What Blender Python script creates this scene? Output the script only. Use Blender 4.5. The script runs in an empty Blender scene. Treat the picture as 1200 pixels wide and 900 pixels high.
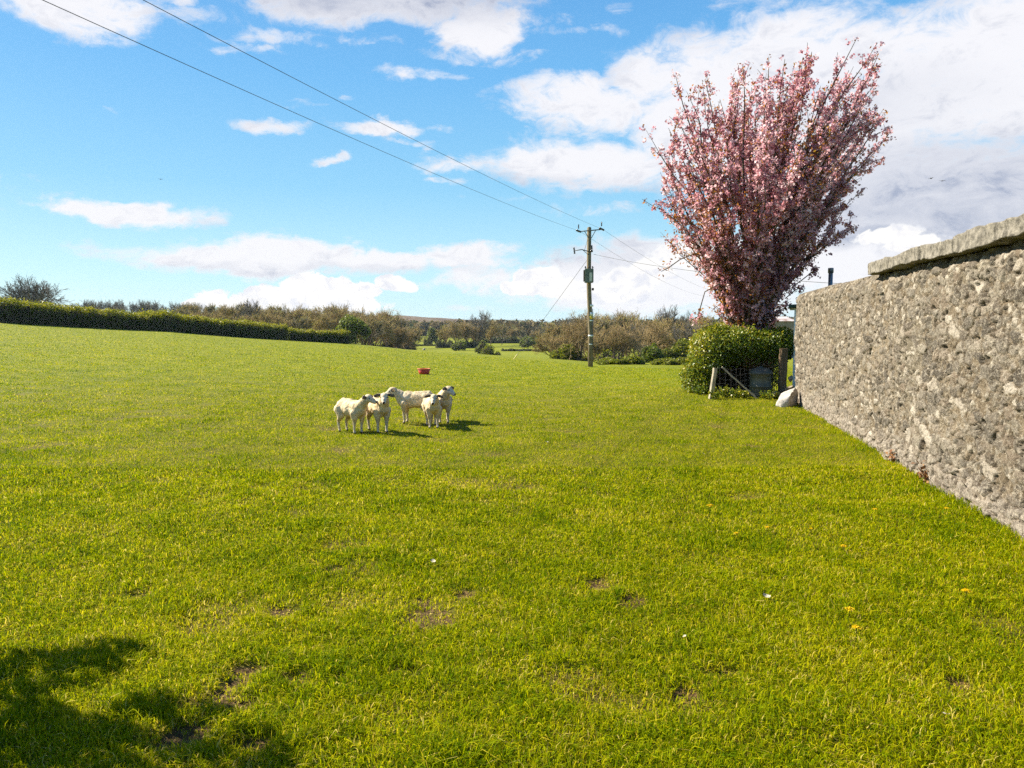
import bpy, bmesh, math, random
import numpy as np
from mathutils import Vector, Matrix, noise as mnoise

R = math.radians
scene = bpy.context.scene
COL = scene.collection

# ------------------------------------------------------------------ camera
F, CU, CV, PITCH, EYE = 900.0, 600.0, 450.0, math.atan(69 / 900.0), 1.6
cd = bpy.data.cameras.new("camera"); cam = bpy.data.objects.new("camera", cd); COL.objects.link(cam)
cam.location = (0, 0, EYE); cam.rotation_euler = (math.pi / 2 - PITCH, 0, 0)
cd.sensor_width = 36; cd.lens = 27.0; cd.clip_start = 0.05; cd.clip_end = 20000
scene.camera = cam
# ------------------------------------------------------------------ exposure
scene.view_settings.view_transform = 'Standard'; scene.view_settings.look = 'None'
scene.view_settings.exposure = 1.50; scene.view_settings.gamma = 1.0
scene.view_settings.use_curve_mapping = False
scene.cycles.use_denoising = False; scene.cycles.denoiser = 'OPENIMAGEDENOISE'; scene.cycles.denoising_input_passes = 'RGB_ALBEDO_NORMAL'; scene.cycles.denoising_prefilter = 'ACCURATE'
scene.cycles.max_bounces = 6; scene.cycles.diffuse_bounces = 3; scene.cycles.transparent_max_bounces = 8
scene.cycles.volume_bounces = 0
# ------------------------------------------------------------------ sun
SUN_EL = R(38.0); SUN_H = Vector((-0.93, 0.37)).normalized()
TO_SUN = Vector((SUN_H.x * math.cos(SUN_EL), SUN_H.y * math.cos(SUN_EL), math.sin(SUN_EL)))
sl = bpy.data.lights.new("sun", 'SUN'); sl.energy = 4.6; sl.angle = R(0.5); sl.color = (1.0, 0.93, 0.80)
so = bpy.data.objects.new("sun", sl); COL.objects.link(so)
so.rotation_euler = TO_SUN.to_track_quat('Z', 'Y').to_euler()


def at(u, v, Y):
    """the point on the sight line of photo pixel (u, v) at Y metres in front of the viewpoint"""
    x, y = (u - CU) / F, -(v - CV) / F
    t = Y / (math.cos(PITCH) + y * math.sin(PITCH))
    return Vector((x * t, Y, EYE + t * (-math.sin(PITCH) + y * math.cos(PITCH))))


def angles(u, v):
    p = at(u, v, 1.0) - Vector((0, 0, EYE)); p.normalize()
    return math.atan2(p.x, p.y), math.asin(p.z)


# ------------------------------------------------------------------ sky
world = bpy.data.worlds.new("World"); scene.world = world; world.use_nodes = True


class NT:
    def __init__(self, tree): self.t = tree; tree.nodes.clear()
    def n(self, typ, **kw):
        nd = self.t.nodes.new(typ)
        for k, v in kw.items(): setattr(nd, k, v)
        return nd
    def l(self, a, b): self.t.links.new(a, b)
    def val(self, sock, x):
        if hasattr(x, 'is_linked') or hasattr(x, 'links'): self.l(x, sock)
        else: sock.default_value = x
    def math(self, op, a, b=None, c=None, clamp=False):
        nd = self.n('ShaderNodeMath', operation=op, use_clamp=clamp)
        self.val(nd.inputs[0], a)
        if b is not None: self.val(nd.inputs[1], b)
        if c is not None: self.val(nd.inputs[2], c)
        return nd.outputs[0]
    def vmath(self, op, a, b=None):
        nd = self.n('ShaderNodeVectorMath', operation=op)
        self.val(nd.inputs[0], a)
        if b is not None: self.val(nd.inputs[1], b)
        return nd.outputs[1] if op in ('LENGTH', 'DOT_PRODUCT') else nd.outputs[0]
    def smooth(self, x, a, b, lo=0.0, hi=1.0):
        nd = self.n('ShaderNodeMapRange', interpolation_type='SMOOTHSTEP')
        self.val(nd.inputs[0], x); nd.inputs[1].default_value = a; nd.inputs[2].default_value = b
        nd.inputs[3].default_value = lo; nd.inputs[4].default_value = hi
        return nd.outputs[0]
    def mix(self, f, a, b, blend='MIX'):
        nd = self.n('ShaderNodeMix', data_type='RGBA', blend_type=blend)
        self.val(nd.inputs[0], f); self.val(nd.inputs[6], a); self.val(nd.inputs[7], b)
        return nd.outputs[2]
    def noise(self, vec, scale, detail=4.0, rough=0.5, dist=0.0, color=False):
        nd = self.n('ShaderNodeTexNoise'); self.val(nd.inputs['Vector'], vec)
        nd.inputs['Scale'].default_value = scale; nd.inputs['Detail'].default_value = detail
        nd.inputs['Roughness'].default_value = rough; nd.inputs['Distortion'].default_value = dist
        return nd.outputs[1] if color else nd.outputs[0]
    def attr(self, name):
        nd = self.n('ShaderNodeAttribute', attribute_name=name); return nd.outputs['Fac']
    def ramp(self, x, stops):
        nd = self.n('ShaderNodeValToRGB'); self.val(nd.inputs[0], x)
        e = nd.color_ramp.elements
        while len(e) < len(stops): e.new(0.5)
        for i, (p, c) in enumerate(stops): e[i].position = p; e[i].color = (*c, 1)
        return nd.outputs[0]


w = NT(world.node_tree)
sky = w.n('ShaderNodeTexSky', sky_type='NISHITA', sun_disc=False, sun_elevation=SUN_EL,
          sun_rotation=math.atan2(SUN_H.x, SUN_H.y) % (2 * math.pi))
sky.altitude = 50; sky.air_density = 1.0; sky.dust_density = 0.6; sky.ozone_density = 1.6
tc = w.n('ShaderNodeTexCoord'); direction = tc.outputs['Generated']
sep = w.n('ShaderNodeSeparateXYZ'); w.l(direction, sep.inputs[0])
az = w.math('ARCTAN2', sep.outputs[0], sep.outputs[1]); el = w.math('ARCSINE', sep.outputs[2])
comb = w.n('ShaderNodeCombineXYZ'); w.l(az, comb.inputs[0]); w.l(el, comb.inputs[1])
stretch = w.vmath('MULTIPLY', direction, (1.0, 1.0, 1.9))
warp = w.noise(stretch, 7.0, 6, 0.62, 0.0, True)
warp2 = w.vmath('MULTIPLY', w.vmath('SUBTRACT', warp, (0.5, 0.5, 0.5)), (0.17, 0.075, 0.0))
ae = w.vmath('ADD', comb.outputs[0], warp2)
fine = w.noise(stretch, 19.0, 9, 0.68, 0.5)
broad = w.noise(stretch, 5.5, 7, 0.58, 0.2)
puff = w.noise(w.vmath('MULTIPLY', direction, (1.0, 1.0, 1.3)), 45.0, 6, 0.6, 0.4)


def blobs(lst, ae=ae):
    out = None
    for (u, v, ru, rv, s) in lst:
        a, e = angles(u, v)
        d = w.vmath('MULTIPLY', w.vmath('SUBTRACT', ae, (a, e, 0)), (F / ru * 0.92, F / rv * 0.95, 0))
        k = w.smooth(w.vmath('LENGTH', d), 0.15, 1.25, s, 0.0)
        out = k if out is None else w.math('MAXIMUM', out, k)
    return out


soft = blobs([(105, 8, 120, 36, .9), (225, -6, 60, 22, .7), (430, -8, 250, 44, .95), (580, 30, 75, 42, .95), (335, 42, 75, 16, .55),
              (500, 90, 55, 13, .62), (560, 60, 60, 16, .6), (318, 150, 48, 13, .66), (425, 156, 70, 12, .66), (510, 155, 60, 9, .45),
              (385, 187, 44, 8, .60), (155, 246, 100, 20, .95), (80, 240, 60, 9, .55), (350, 302, 250, 27, .98), (540, 300, 110, 26, .95), (440, 296, 150, 16, .9),
              (122, 131, 18, 6, .5), (405, 118, 30, 7, .45), (690, 122, 150, 36, .82), (650, 40, 60, 14, .45), (540, 196, 95, 14, .62),
              (690, 190, 150, 52, .95), (600, 130, 60, 12, .45), (790, 95, 100, 44, .8), (850, 140, 150, 110, 1.0), (960, 70, 170, 80, .86),
              (1130, 90, 190, 120, .92), (1080, 230, 260, 110, 1.0), (1000, 160, 200, 110, 1.0), (720, 4, 60, 14, .45), (650, 24, 80, 14, .5), (250, 22, 80, 14, .5), (300, 56, 70, 10, .5), (545, 92, 50, 9, .5), (455, 46, 70, 12, .55), (610, 70, 60, 12, .55), (690, 40, 70, 12, .5), (350, 128, 50, 8, .45), (470, 175, 50, 8, .45), (520, 215, 50, 8, .5), (480, 84, 60, 10, .5), (590, 165, 60, 10, .5), (585, 238, 60, 8, .45), (900, 10, 90, 26, .55),
              (780, 330, 260, 60, .95), (680, 320, 110, 32, .9), (560, 320, 90, 26, .82), (640, 345, 70, 12, .6), (1010, 300, 160, 70, 1.0),
              (700, 252, 110, 14, .6), (555, 357, 40, 9, .5),
              # sky outside the picture, so that the light and other views stay believable
              (-500, 150, 330, 60, .85), (-900, 60, 300, 90, .8), (1700, 120, 420, 160, .95), (1500, -300, 500, 160, .85),
              (200, -500, 300, 90, .7), (-300, -350, 260, 80, .7), (700, -320, 260, 90, .75)])
ae_c = w.vmath('ADD', comb.outputs[0], w.vmath('MULTIPLY', w.vmath('SUBTRACT', warp, (0.5, 0.5, 0.5)), (0.05, 0.02, 0.0)))
cum = blobs([(u, v, r * 1.5, r * h, 1.15) for u, v, r, h in [(236, 356, 13, .8), (250, 351, 17, .9), (268, 357, 12, .7), (292, 354, 18, .8), (310, 346, 17, 1.0), (330, 350, 20, .9), (350, 340, 22, 1.0), (366, 333, 20, 1.0), (382, 345, 22, .9), (402, 340, 18, 1.1), (420, 347, 18, .9), (432, 341, 16, 1.0), (350, 356, 50, .4), (400, 357, 50, .35),
             (462, 330, 16, .7), (478, 334, 16, .6), (622, 329, 24, .8), (640, 322, 20, .8), (606, 336, 20, .6), (660, 336, 26, .7), (735, 330, 30, .8), (760, 320, 28, .8), (715, 342, 34, .5), (830, 300, 50, .5), (1045, 276, 30, .5), (1070, 284, 26, .5)]], ae_c)
dens_s = w.math('ADD', soft, w.math('MULTIPLY', w.math('SUBTRACT', w.math('ADD', w.math('MULTIPLY', fine, .62), w.math('MULTIPLY', broad, .38)), 0.5), 1.9))
dens_s = w.smooth(dens_s, 0.32, 0.81)
dens_c = w.math('ADD', cum, w.math('MULTIPLY', w.math('SUBTRACT', puff, 0.5), 1.8))
dens_c = w.smooth(dens_c, 0.42, 0.66)
grey = blobs([(1090, 210, 180, 60, .78), (1010, 268, 60, 18, .9), (940, 250, 90, 30, .5), (440, -14, 230, 34, .9), (700, 300, 120, 18, .3),
              (1190, 250, 110, 60, .7), (850, 240, 150, 40, .3), (750, 225, 110, 16, .35), (640, 215, 100, 12, .3), (400, 314, 220, 8, .35), (1010, 130, 130, 40, .3)])
greyf = w.math('MULTIPLY', grey, w.smooth(w.math('ADD', w.math('MULTIPLY', fine, .6), w.math('MULTIPLY', broad, .6)), 0.42, 0.72, 0.45, 1.0))
greyf = w.math('ADD', greyf, w.smooth(fine, 0.5, 0.72, 0.0, 0.34), clamp=True)
cloud_col = w.mix(greyf, (0.535, 0.53, 0.548, 1), (0.225, 0.25, 0.325, 1))
cloud_col = w.mix(dens_c, cloud_col, w.mix(w.smooth(puff, .45, .7), (0.58, 0.57, 0.56, 1), (0.46, 0.47, 0.51, 1)))
skyc = w.n('ShaderNodeHueSaturation'); skyc.inputs['Saturation'].default_value = 1.1
w.l(sky.outputs[0], skyc.inputs['Color'])
nish = w.vmath('MULTIPLY', skyc.outputs[0], (0.075, 0.075, 0.075))
clear = w.ramp(w.math('MULTIPLY', el, 1.0, clamp=True), [(0.0, (.385, .545, .59)), (.055, (.315, .515, .585)), (.17, (.165, .385, .560)), (.30, (.098, .300, .540)), (.48, (.058, .205, .455)), (1.0, (.04, .14, .36))])
skycol = w.mix(0.82, nish, clear)
density = w.math('MAXIMUM', w.math('MULTIPLY', dens_s, 0.96), dens_c)
density = w.math('MULTIPLY', density, w.smooth(sep.outputs[2], -0.01, 0.02))
final = w.vmath('MULTIPLY', w.mix(density, skycol, cloud_col), (.64, .64, .64))
bg = w.n('ShaderNodeBackground'); w.l(final, bg.inputs[0]); bg.inputs[1].default_value = 1.0
wo = w.n('ShaderNodeOutputWorld'); w.l(bg.outputs[0], wo.inputs[0])

# ------------------------------------------------------------------ helpers
def tag(o, label=None, cat=None, group=None, kind=None):
    if label: o['label'] = label
    if cat: o['category'] = cat
    if group: o['group'] = group
    if kind: o['kind'] = kind
    return o


def empty(name, loc, rz=0.0):
    o = bpy.data.objects.new(name, None); COL.objects.link(o)
    o.empty_display_size = 0.2; o.location = loc; o.rotation_euler = (0, 0, rz); return o


def link(name, me, mat=None, parent=None, smooth=False):
    if mat is not None:
        for m in (mat if isinstance(mat, (list, tuple)) else [mat]): me.materials.append(m)
    o = bpy.data.objects.new(name, me); COL.objects.link(o)
    if parent is not None: o.parent = parent
    if smooth: me.polygons.foreach_set('use_smooth', np.ones(len(me.polygons), dtype=bool))
    return o


def npmesh(name, verts, faces, attrs=None):
    """verts (N,3); faces: (M,k) array, or a list of arrays with different k"""
    verts = np.asarray(verts, dtype=np.float32)
    fl = faces if isinstance(faces, list) else [faces]
    fl = [np.asarray(f, dtype=np.int32) for f in fl if len(f)]
    idx = np.concatenate([f.ravel() for f in fl]); tot = np.concatenate([np.full(len(f), f.shape[1], np.int32) for f in fl])
    start = np.concatenate([[0], np.cumsum(tot)[:-1]]).astype(np.int32)
    me = bpy.data.meshes.new(name)
    me.vertices.add(len(verts)); me.vertices.foreach_set('co', verts.ravel())
    me.loops.add(len(idx)); me.loops.foreach_set('vertex_index', idx)
    me.polygons.add(len(tot)); me.polygons.foreach_set('loop_start', start)
    me.update(calc_edges=True)
    for k, v in (attrs or {}).items():
        a = me.attributes.new(k, 'FLOAT', 'POINT'); a.data.foreach_set('value', np.asarray(v, dtype=np.float32))
    me.validate()
    return me


def bmesh_to(name, bm):
    me = bpy.data.meshes.new(name); bm.to_mesh(me); bm.free(); return me


def dup(root, loc, rz, scale=1.0, label=None, group=None):
    r = root.copy(); COL.objects.link(r); r.location = loc; r.rotation_euler = (0, 0, rz); r.scale = (scale,) * 3 if not hasattr(scale, '__len__') else scale
    if label: r['label'] = label
    if group: r['group'] = group
    for ch in list(root.children):
        c = ch.copy(); COL.objects.link(c); c.parent = r
        for g in list(ch.children):
            d = g.copy(); COL.objects.link(d); d.parent = c
    return r


def tubes(lines, sides=5, cap=True):
    """lines: list of (points, radii) -> verts, faces(list)"""
    V, Fq, Ft = [], [], []; base = 0
    ang = np.linspace(0, 2 * math.pi, sides, endpoint=False)
    ca, sa = np.cos(ang), np.sin(ang)
    for pts, rad in lines:
        P = np.asarray(pts, dtype=float); rr = np.asarray(rad, dtype=float); n = len(P)
        T = np.gradient(P, axis=0); T /= np.linalg.norm(T, axis=1)[:, None] + 1e-9
        ref = np.array([0, 0, 1.0]) if abs(T[0][2]) < 0.9 else np.array([1.0, 0, 0])
        A = np.cross(T, ref); A /= np.linalg.norm(A, axis=1)[:, None] + 1e-9
        B = np.cross(T, A)
        ring = P[:, None, :] + rr[:, None, None] * (A[:, None, :] * ca[None, :, None] + B[:, None, :] * sa[None, :, None])
        V.append(ring.reshape(-1, 3))
        i = np.arange(n - 1)[:, None] * sides; j = np.arange(sides)[None, :]; k = (j + 1) % sides
        q = np.stack([base + i + j, base + i + k, base + i + sides + k, base + i + sides + j], -1).reshape(-1, 4)
        Fq.append(q)
        if cap:
            Ft.append((base + np.arange(sides))[::-1][None]); Ft.append((base + (n - 1) * sides + np.arange(sides))[None])
        base += n * sides
    fl = [np.concatenate(Fq)]
    if cap: fl.append(np.concatenate(Ft))
    return np.concatenate(V), fl


def leaves(rng, centers, size, aspect=0.6, flat=None, jitter=0.35, fold=0.25):
    """rhomb leaves with random facing; returns verts, quads, index of each vert's leaf"""
    c = np.asarray(centers, dtype=float); n = len(c)
    nrm = rng.normal(size=(n, 3))
    if flat is not None: nrm = nrm + np.asarray(flat)
    nrm /= np.linalg.norm(nrm, axis=1)[:, None]
    t = rng.normal(size=(n, 3)); t -= (t * nrm).sum(1)[:, None] * nrm; t /= np.linalg.norm(t, axis=1)[:, None]
    b = np.cross(nrm, t)
    s = (np.asarray(size) * (1 + jitter * rng.uniform(-1, 1, n)))[:, None]
    v0 = c - t * s * .5; v2 = c + t * s * .5
    v1 = c + b * s * aspect * .5 + nrm * s * fold * .5 - t * s * .06; v3 = c - b * s * aspect * .5 + nrm * s * fold * .5 - t * s * .06
    V = np.stack([v0, v1, v2, v3], 1).reshape(-1, 3)
    return V, np.arange(4 * n).reshape(n, 4), np.repeat(np.arange(n), 4)


def vnoise(P, scale, seed=0.0):
    """smooth 3-d value noise, vectorised, 0..1"""
    P = np.asarray(P, dtype=float) * scale + seed * 17.31 + 1000.0
    i = np.floor(P).astype(np.int64); f = P - i; f = f * f * (3 - 2 * f)
    def h(a):
        x = (a[:, 0] * 73856093) ^ (a[:, 1] * 19349663) ^ (a[:, 2] * 83492791)
        x = (x ^ (x >> 13)) * 1274126177; x &= 0x7fffffff
        return ((x ^ (x >> 16)) % 65536) / 65535.0
    out = np.zeros(len(P))
    for dx in (0, 1):
        for dy in (0, 1):
            for dz in (0, 1):
                wgt = (f[:, 0] if dx else 1 - f[:, 0]) * (f[:, 1] if dy else 1 - f[:, 1]) * (f[:, 2] if dz else 1 - f[:, 2])
                out += wgt * h(i + np.array([dx, dy, dz]))
    return out


def fbm(P, scale, octs=4, seed=0.0):
    s, a, t = 0.0, 1.0, 0.0
    for k in range(octs): s = s + a * vnoise(P, scale * 2 ** k, seed + k); t += a; a *= .5
    return s / t


# ------------------------------------------------------------------ materials
def material(name, rough=0.8, spec=0.3):
    m = bpy.data.materials.new(name); m.use_nodes = True
    nt = NT(m.node_tree); b = nt.n('ShaderNodeBsdfPrincipled'); o = nt.n('ShaderNodeOutputMaterial')
    nt.l(b.outputs[0], o.inputs[0]); b.inputs['Roughness'].default_value = rough; b.inputs['Specular IOR Level'].default_value = spec
    return m, nt, b, o


def noisy(name, c1, c2, scale=8.0, rough=0.8, bump=0.0, bscale=40.0, spec=0.3, metal=0.0, stretch=(1, 1, 1)):
    m, nt, b, o = material(name, rough, spec)
    g = nt.n('ShaderNodeTexCoord').outputs['Object']; g = nt.vmath('MULTIPLY', g, stretch)
    f = nt.smooth(nt.noise(g, scale, 6, .6), .3, .7)
    nt.val(b.inputs['Base Color'], nt.mix(f, (*c1, 1), (*c2, 1))); b.inputs['Metallic'].default_value = metal
    if bump:
        bn = nt.n('ShaderNodeBump'); bn.inputs['Strength'].default_value = bump; bn.inputs['Distance'].default_value = 0.02
        nt.l(nt.noise(g, bscale, 6, .65), bn.inputs['Height']); nt.l(bn.outputs[0], b.inputs['Normal'])
    return m


def leafmat(name, stops, trans=0.3, rough=0.55, patch=0.0, pscale=1.0, spec=0.25):
    """colour from the per-leaf attribute 'tint', plus a slow drift through space"""
    m, nt, b, o = material(name, rough, spec)
    t = nt.attr('tint')
    if patch:
        pos = nt.n('ShaderNodeNewGeometry').outputs['Position']
        t = nt.math('ADD', t, nt.math('MULTIPLY', nt.math('SUBTRACT', nt.noise(pos, pscale, 3, .5), .5), patch), clamp=True)
    c = nt.ramp(t, stops); nt.l(c, b.inputs['Base Color'])
    tr = nt.n('ShaderNodeBsdfTranslucent'); nt.l(c, tr.inputs[0])
    ms = nt.n('ShaderNodeMixShader'); ms.inputs[0].default_value = trans
    nt.l(b.outputs[0], ms.inputs[1]); nt.l(tr.outputs[0], ms.inputs[2]); nt.l(ms.outputs[0], o.inputs[0])
    return m


GRASS_STOPS = [(0.0, (.075, .140, .0010)), (0.28, (.208, .262, .0011)), (0.55, (.362, .374, .0013)), (0.78, (.51, .445, .005)), (0.92, (.62, .47, .045)), (1.0, (.66, .53, .13))]
FIELD_STOPS = [(0.0, (.055, .085, .0010)), (0.28, (.125, .150, .0012)), (0.55, (.198, .198, .0014)), (0.78, (.27, .235, .004)), (1.0, (.36, .27, .04))]
M = {}
M['blade'] = leafmat('grass_blades', GRASS_STOPS, trans=.50, rough=.7, patch=.60, pscale=.9, spec=.04)
M['bark'] = noisy('bark', (.060, .042, .028), (.125, .095, .065), 9, .9, .6, 30, .1, 0, (1, 1, .3))
M['twig'] = noisy('twig', (.25, .175, .085), (.38, .275, .135), .6, .9, 0, 40, .1)
M['twig_grey'] = noisy('twig_grey', (.13, .115, .095), (.19, .17, .14), .6, .9, 0, 40, .1)
M['bud'] = leafmat('buds', [(0, (.20, .135, .040)), (.45, (.34, .26, .068)), (.8, (.40, .35, .08)), (1, (.25, .32, .045))], trans=.42, rough=.7, patch=.5, pscale=.12)
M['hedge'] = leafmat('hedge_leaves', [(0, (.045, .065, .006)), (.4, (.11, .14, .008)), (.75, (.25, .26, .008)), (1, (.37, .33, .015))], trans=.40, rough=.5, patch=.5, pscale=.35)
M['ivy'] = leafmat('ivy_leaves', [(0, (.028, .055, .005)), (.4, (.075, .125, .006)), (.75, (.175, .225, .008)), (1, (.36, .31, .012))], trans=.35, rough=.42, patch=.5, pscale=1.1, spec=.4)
M['green'] = leafmat('spring_leaves', [(0, (.07, .11, .010)), (.5, (.17, .22, .014)), (1, (.30, .31, .03))], trans=.3, rough=.5, patch=.4, pscale=.3)
M['dark'] = leafmat('dark_leaves', [(0, (.030, .045, .010)), (.5, (.075, .090, .018)), (1, (.15, .15, .03))], trans=.3, rough=.6, patch=.4, pscale=.2)
M['wood_far'] = leafmat('far_tree_crowns', [(0, (.035, .036, .016)), (.45, (.12, .088, .036)), (.75, (.20, .145, .055)), (1, (.10, .13, .026))], trans=.3, rough=.8, patch=.9, pscale=.03)
M['core'] = noisy('core_brown', (.022, .018, .012), (.060, .046, .028), 2.5, .95, .5, 14, .05)  # dark filling added inside hedges and bushes, also used on other dark parts

# ------------------------------------------------------------------ terrain
_TH = [math.atan((u - CU) / F) for u in (-1500, -300, 0, 200, 300, 400, 480, 560, 692, 800, 930, 1200, 2400)]
_D = [50, 55, 60, 75, 85, 95, 85, 66, 50, 43, 40, 40, 40]
_VB = [372, 376, 378, 388.5, 396.5, 402.5, 411, 417, 428.5, 433, 434, 434, 434]
_ZF = [1.5, 1.5, 1.4, .2, -.9, -2.6, -4.2, -4.2, -4.2, -3.6, -2.5, -1.5, -1.0]
_S0 = [9, 9, 9, 9, 9, 9, 9, 9, 12, 19, 19, 19, 19]
_ZB = [EYE - (v - 381) * d / F for v, d in zip(_VB, _D)]


def ss(x): x = np.clip(x, 0, 1); return x * x * (3 - 2 * x)


PATCHES = [  # worn soil patches: x, y, rx, ry  (metres)
    ]
for u, v, ru, rv in [(500, 728, 34, 22), (703, 690, 16, 8), (746, 715, 20, 8), (322, 723, 20, 8), (278, 795, 28, 10), (265, 812, 22, 10), (246, 826, 14, 8), (205, 880, 34, 20),
                     (262, 838, 26, 9), (340, 806, 26, 10), (210, 838, 26, 10), (866, 763, 14, 5), (812, 828, 16, 10), (478, 803, 22, 8), 
                     (545, 700, 16, 5), (150, 700, 18, 5), (590, 815, 12, 5), (1140, 810, 16, 7), (850, 800, 24, 7), (280, 890, 30, 12), (385, 670, 14, 4)]:
    y0 = EYE * F / (v - 381.0)
    PATCHES.append(((u - CU) / F * y0, y0, ru / F * y0 * 1.15, rv * y0 * y0 / (EYE * F) * 1.1))


def soil(x, y):
    P = np.stack([x, y, np.zeros_like(x)], 1)
    wob = fbm(P, 9.0, 3, 5.0) - .5
    s = np.zeros_like(x)
    for (a, b, rx, ry) in PATCHES:
        d = np.sqrt(((x - a) / rx) ** 2 + ((y - b) / ry) ** 2) + wob * 1.5
        s = np.maximum(s, 1 - ss((d - .45) / .75))
    thin = ss((fbm(P, 1.6, 4, 9.0) - .60) / .14) * .55
    return np.maximum(s, thin)


def gz(x, y):
    x = np.atleast_1d(np.asarray(x, dtype=float)); y = np.atleast_1d(np.asarray(y, dtype=float))
    d = np.maximum(np.abs(y), 1e-3) * 0 + np.hypot(x, y)
    th = np.arctan2(x, y)
    dep = d * np.maximum(np.cos(np.clip(th, -1.2, 1.2)), .3)
    D = np.interp(th, _TH, _D); ZB = np.interp(th, _TH, _ZB); ZF = np.interp(th, _TH, _ZF); S0 = np.interp(th, _TH, _S0)
    t = np.clip((dep - S0) / (D - S0), 0, None)
    front = ZB * np.minimum(t, 1) ** 1.25
    back = ZB + (ZF - ZB) * ss((dep - D) / 62.0)
    z = np.where(dep < D, front, back)
    z = np.where(y < 0, z * 0 + np.where(th < 0, 1, 1) * np.clip(z, -.2, .2), z)
    P = np.stack([x, y, np.zeros_like(x)], 1)
    fade = 1 / (1 + (d / 60) ** 2)
    z = z + (fbm(P, .55, 3, 2.0) - .5) * .10 * fade * ss((d - 1) / 6) + (fbm(P, 3.0, 2, 3.0) - .5) * .035 * fade
    z = z + (fbm(P, .006, 3, 4.0) - .5) * 2.4 * ss((d - 260) / 500)
    return z


def g1(x, y): return float(gz(x, y)[0])


def on_ground(u, v):
    """the ground point seen at photo pixel (u, v)"""
    lo, prev = 1.0, None
    Y = 1.5
    while Y < 400:
        p = at(u, v, Y)
        if p.z < g1(p.x, p.y): break
        Y *= 1.02
    a, b = Y / 1.02, Y
    for _ in range(18):
        m = (a + b) / 2; p = at(u, v, m)
        if p.z < g1(p.x, p.y): b = m
        else: a = m
    p = at(u, v, b); return Vector((p.x, p.y, g1(p.x, p.y)))


def build_ground():
    front = np.radians(np.arange(-46, 46.01, .28)); side = np.radians(np.concatenate([np.arange(-180, -46, 3.0), np.arange(48, 180, 3.0)]))
    th = np.sort(np.concatenate([front, side])); nth = len(th)
    r = [.4, .9, 1.5, 2.0]
    while r[-1] < 13: r.append(r[-1] * 1.0125)
    while r[-1] < 130: r.append(r[-1] * 1.022)
    while r[-1] < 2900: r.append(r[-1] * 1.06)
    r = np.array(r); nr = len(r)
    RR, TT = np.meshgrid(r, th, indexing='ij')
    x = (RR * np.sin(TT)).ravel(); y = (RR * np.cos(TT)).ravel()
    z = gz(x, y); s = soil(x, y); s[np.hypot(x, y) > 40] *= .3
    z = z - s * .025
    i = np.arange(nr - 1)[:, None] * nth; j = np.arange(nth)[None]; k = (j + 1) % nth
    q = np.stack([i + j, i + k, i + nth + k, i + nth + j], -1).reshape(-1, 4)[:, ::-1]
    V = np.stack([x, y, z], 1); c = len(V); V = np.vstack([V, [[0, 0, g1(0, 0.01)]]])
    tri = np.stack([np.full(nth, c), (np.arange(nth) + 1) % nth, np.arange(nth)], 1)[:, ::-1]
    me = npmesh('ground', V, [q, tri], {'soil': np.append(s, 0)})
    m, nt, b, o = material('pasture', .85, .15)
    pos = nt.n('ShaderNodeNewGeometry').outputs['Position']
    sp = nt.n('ShaderNodeSeparateXYZ'); nt.l(pos, sp.inputs[0])
    dist = nt.vmath('LENGTH', pos)
    flatp = nt.vmath('MULTIPLY', pos, (1, 1, 0))
    t = nt.math('ADD', .42, nt.math('MULTIPLY', nt.math('SUBTRACT', nt.noise(flatp, .9, 3, .5), .5), .62))
    t = nt.math('ADD', t, nt.math('MULTIPLY', nt.math('SUBTRACT', nt.noise(flatp, 26, 5, .75), .5), .95))
    t = nt.math('ADD', t, nt.math('MULTIPLY', nt.math('SUBTRACT', nt.noise(flatp, .08, 3, .5), .5), .3), clamp=True)
    grass = nt.ramp(t, FIELD_STOPS)
    # the thatch under the near blades is darker and browner than the blades themselves
    thatch = nt.mix(nt.smooth(nt.noise(flatp, 40, 4, .7), .35, .7), (.075, .080, .002, 1), (.21, .175, .012, 1))
    near = nt.smooth(dist, 7.0, 30.0)
    col = nt.mix(near, thatch, grass)
    # far fields: each with its own tone, split by hedge lines
    vor = nt.n('ShaderNodeTexVoronoi'); vor.inputs['Scale'].default_value = .0055; nt.l(flatp, vor.inputs['Vector'])
    fieldc = nt.ramp(nt.n('ShaderNodeSeparateColor').outputs[0] if False else vor.outputs[0], [(0, (.075, .10, .006)), (.35, (.115, .135, .006)), (.7, (.10, .115, .012)), (1, (.06, .07, .014))])
    far = nt.smooth(dist, 320, 520)
    col = nt.mix(far, col, fieldc)
    earth = nt.mix(nt.smooth(nt.noise(flatp, 30, 6, .7), .35, .65), (.045, .024, .008, 1), (.20, .125, .045, 1))
    col = nt.mix(nt.smooth(nt.attr('soil'), .25, .8), col, earth)
    nt.l(col, b.inputs['Base Color'])
    bn = nt.n('ShaderNodeBump'); bn.inputs['Strength'].default_value = .9; bn.inputs['Distance'].default_value = .06
    nt.l(nt.noise(flatp, 22, 6, .75), bn.inputs['Height']); nt.l(bn.outputs[0], b.inputs['Normal'])
    tag(link('ground', me, m, smooth=True), kind='structure')


build_ground()

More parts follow.
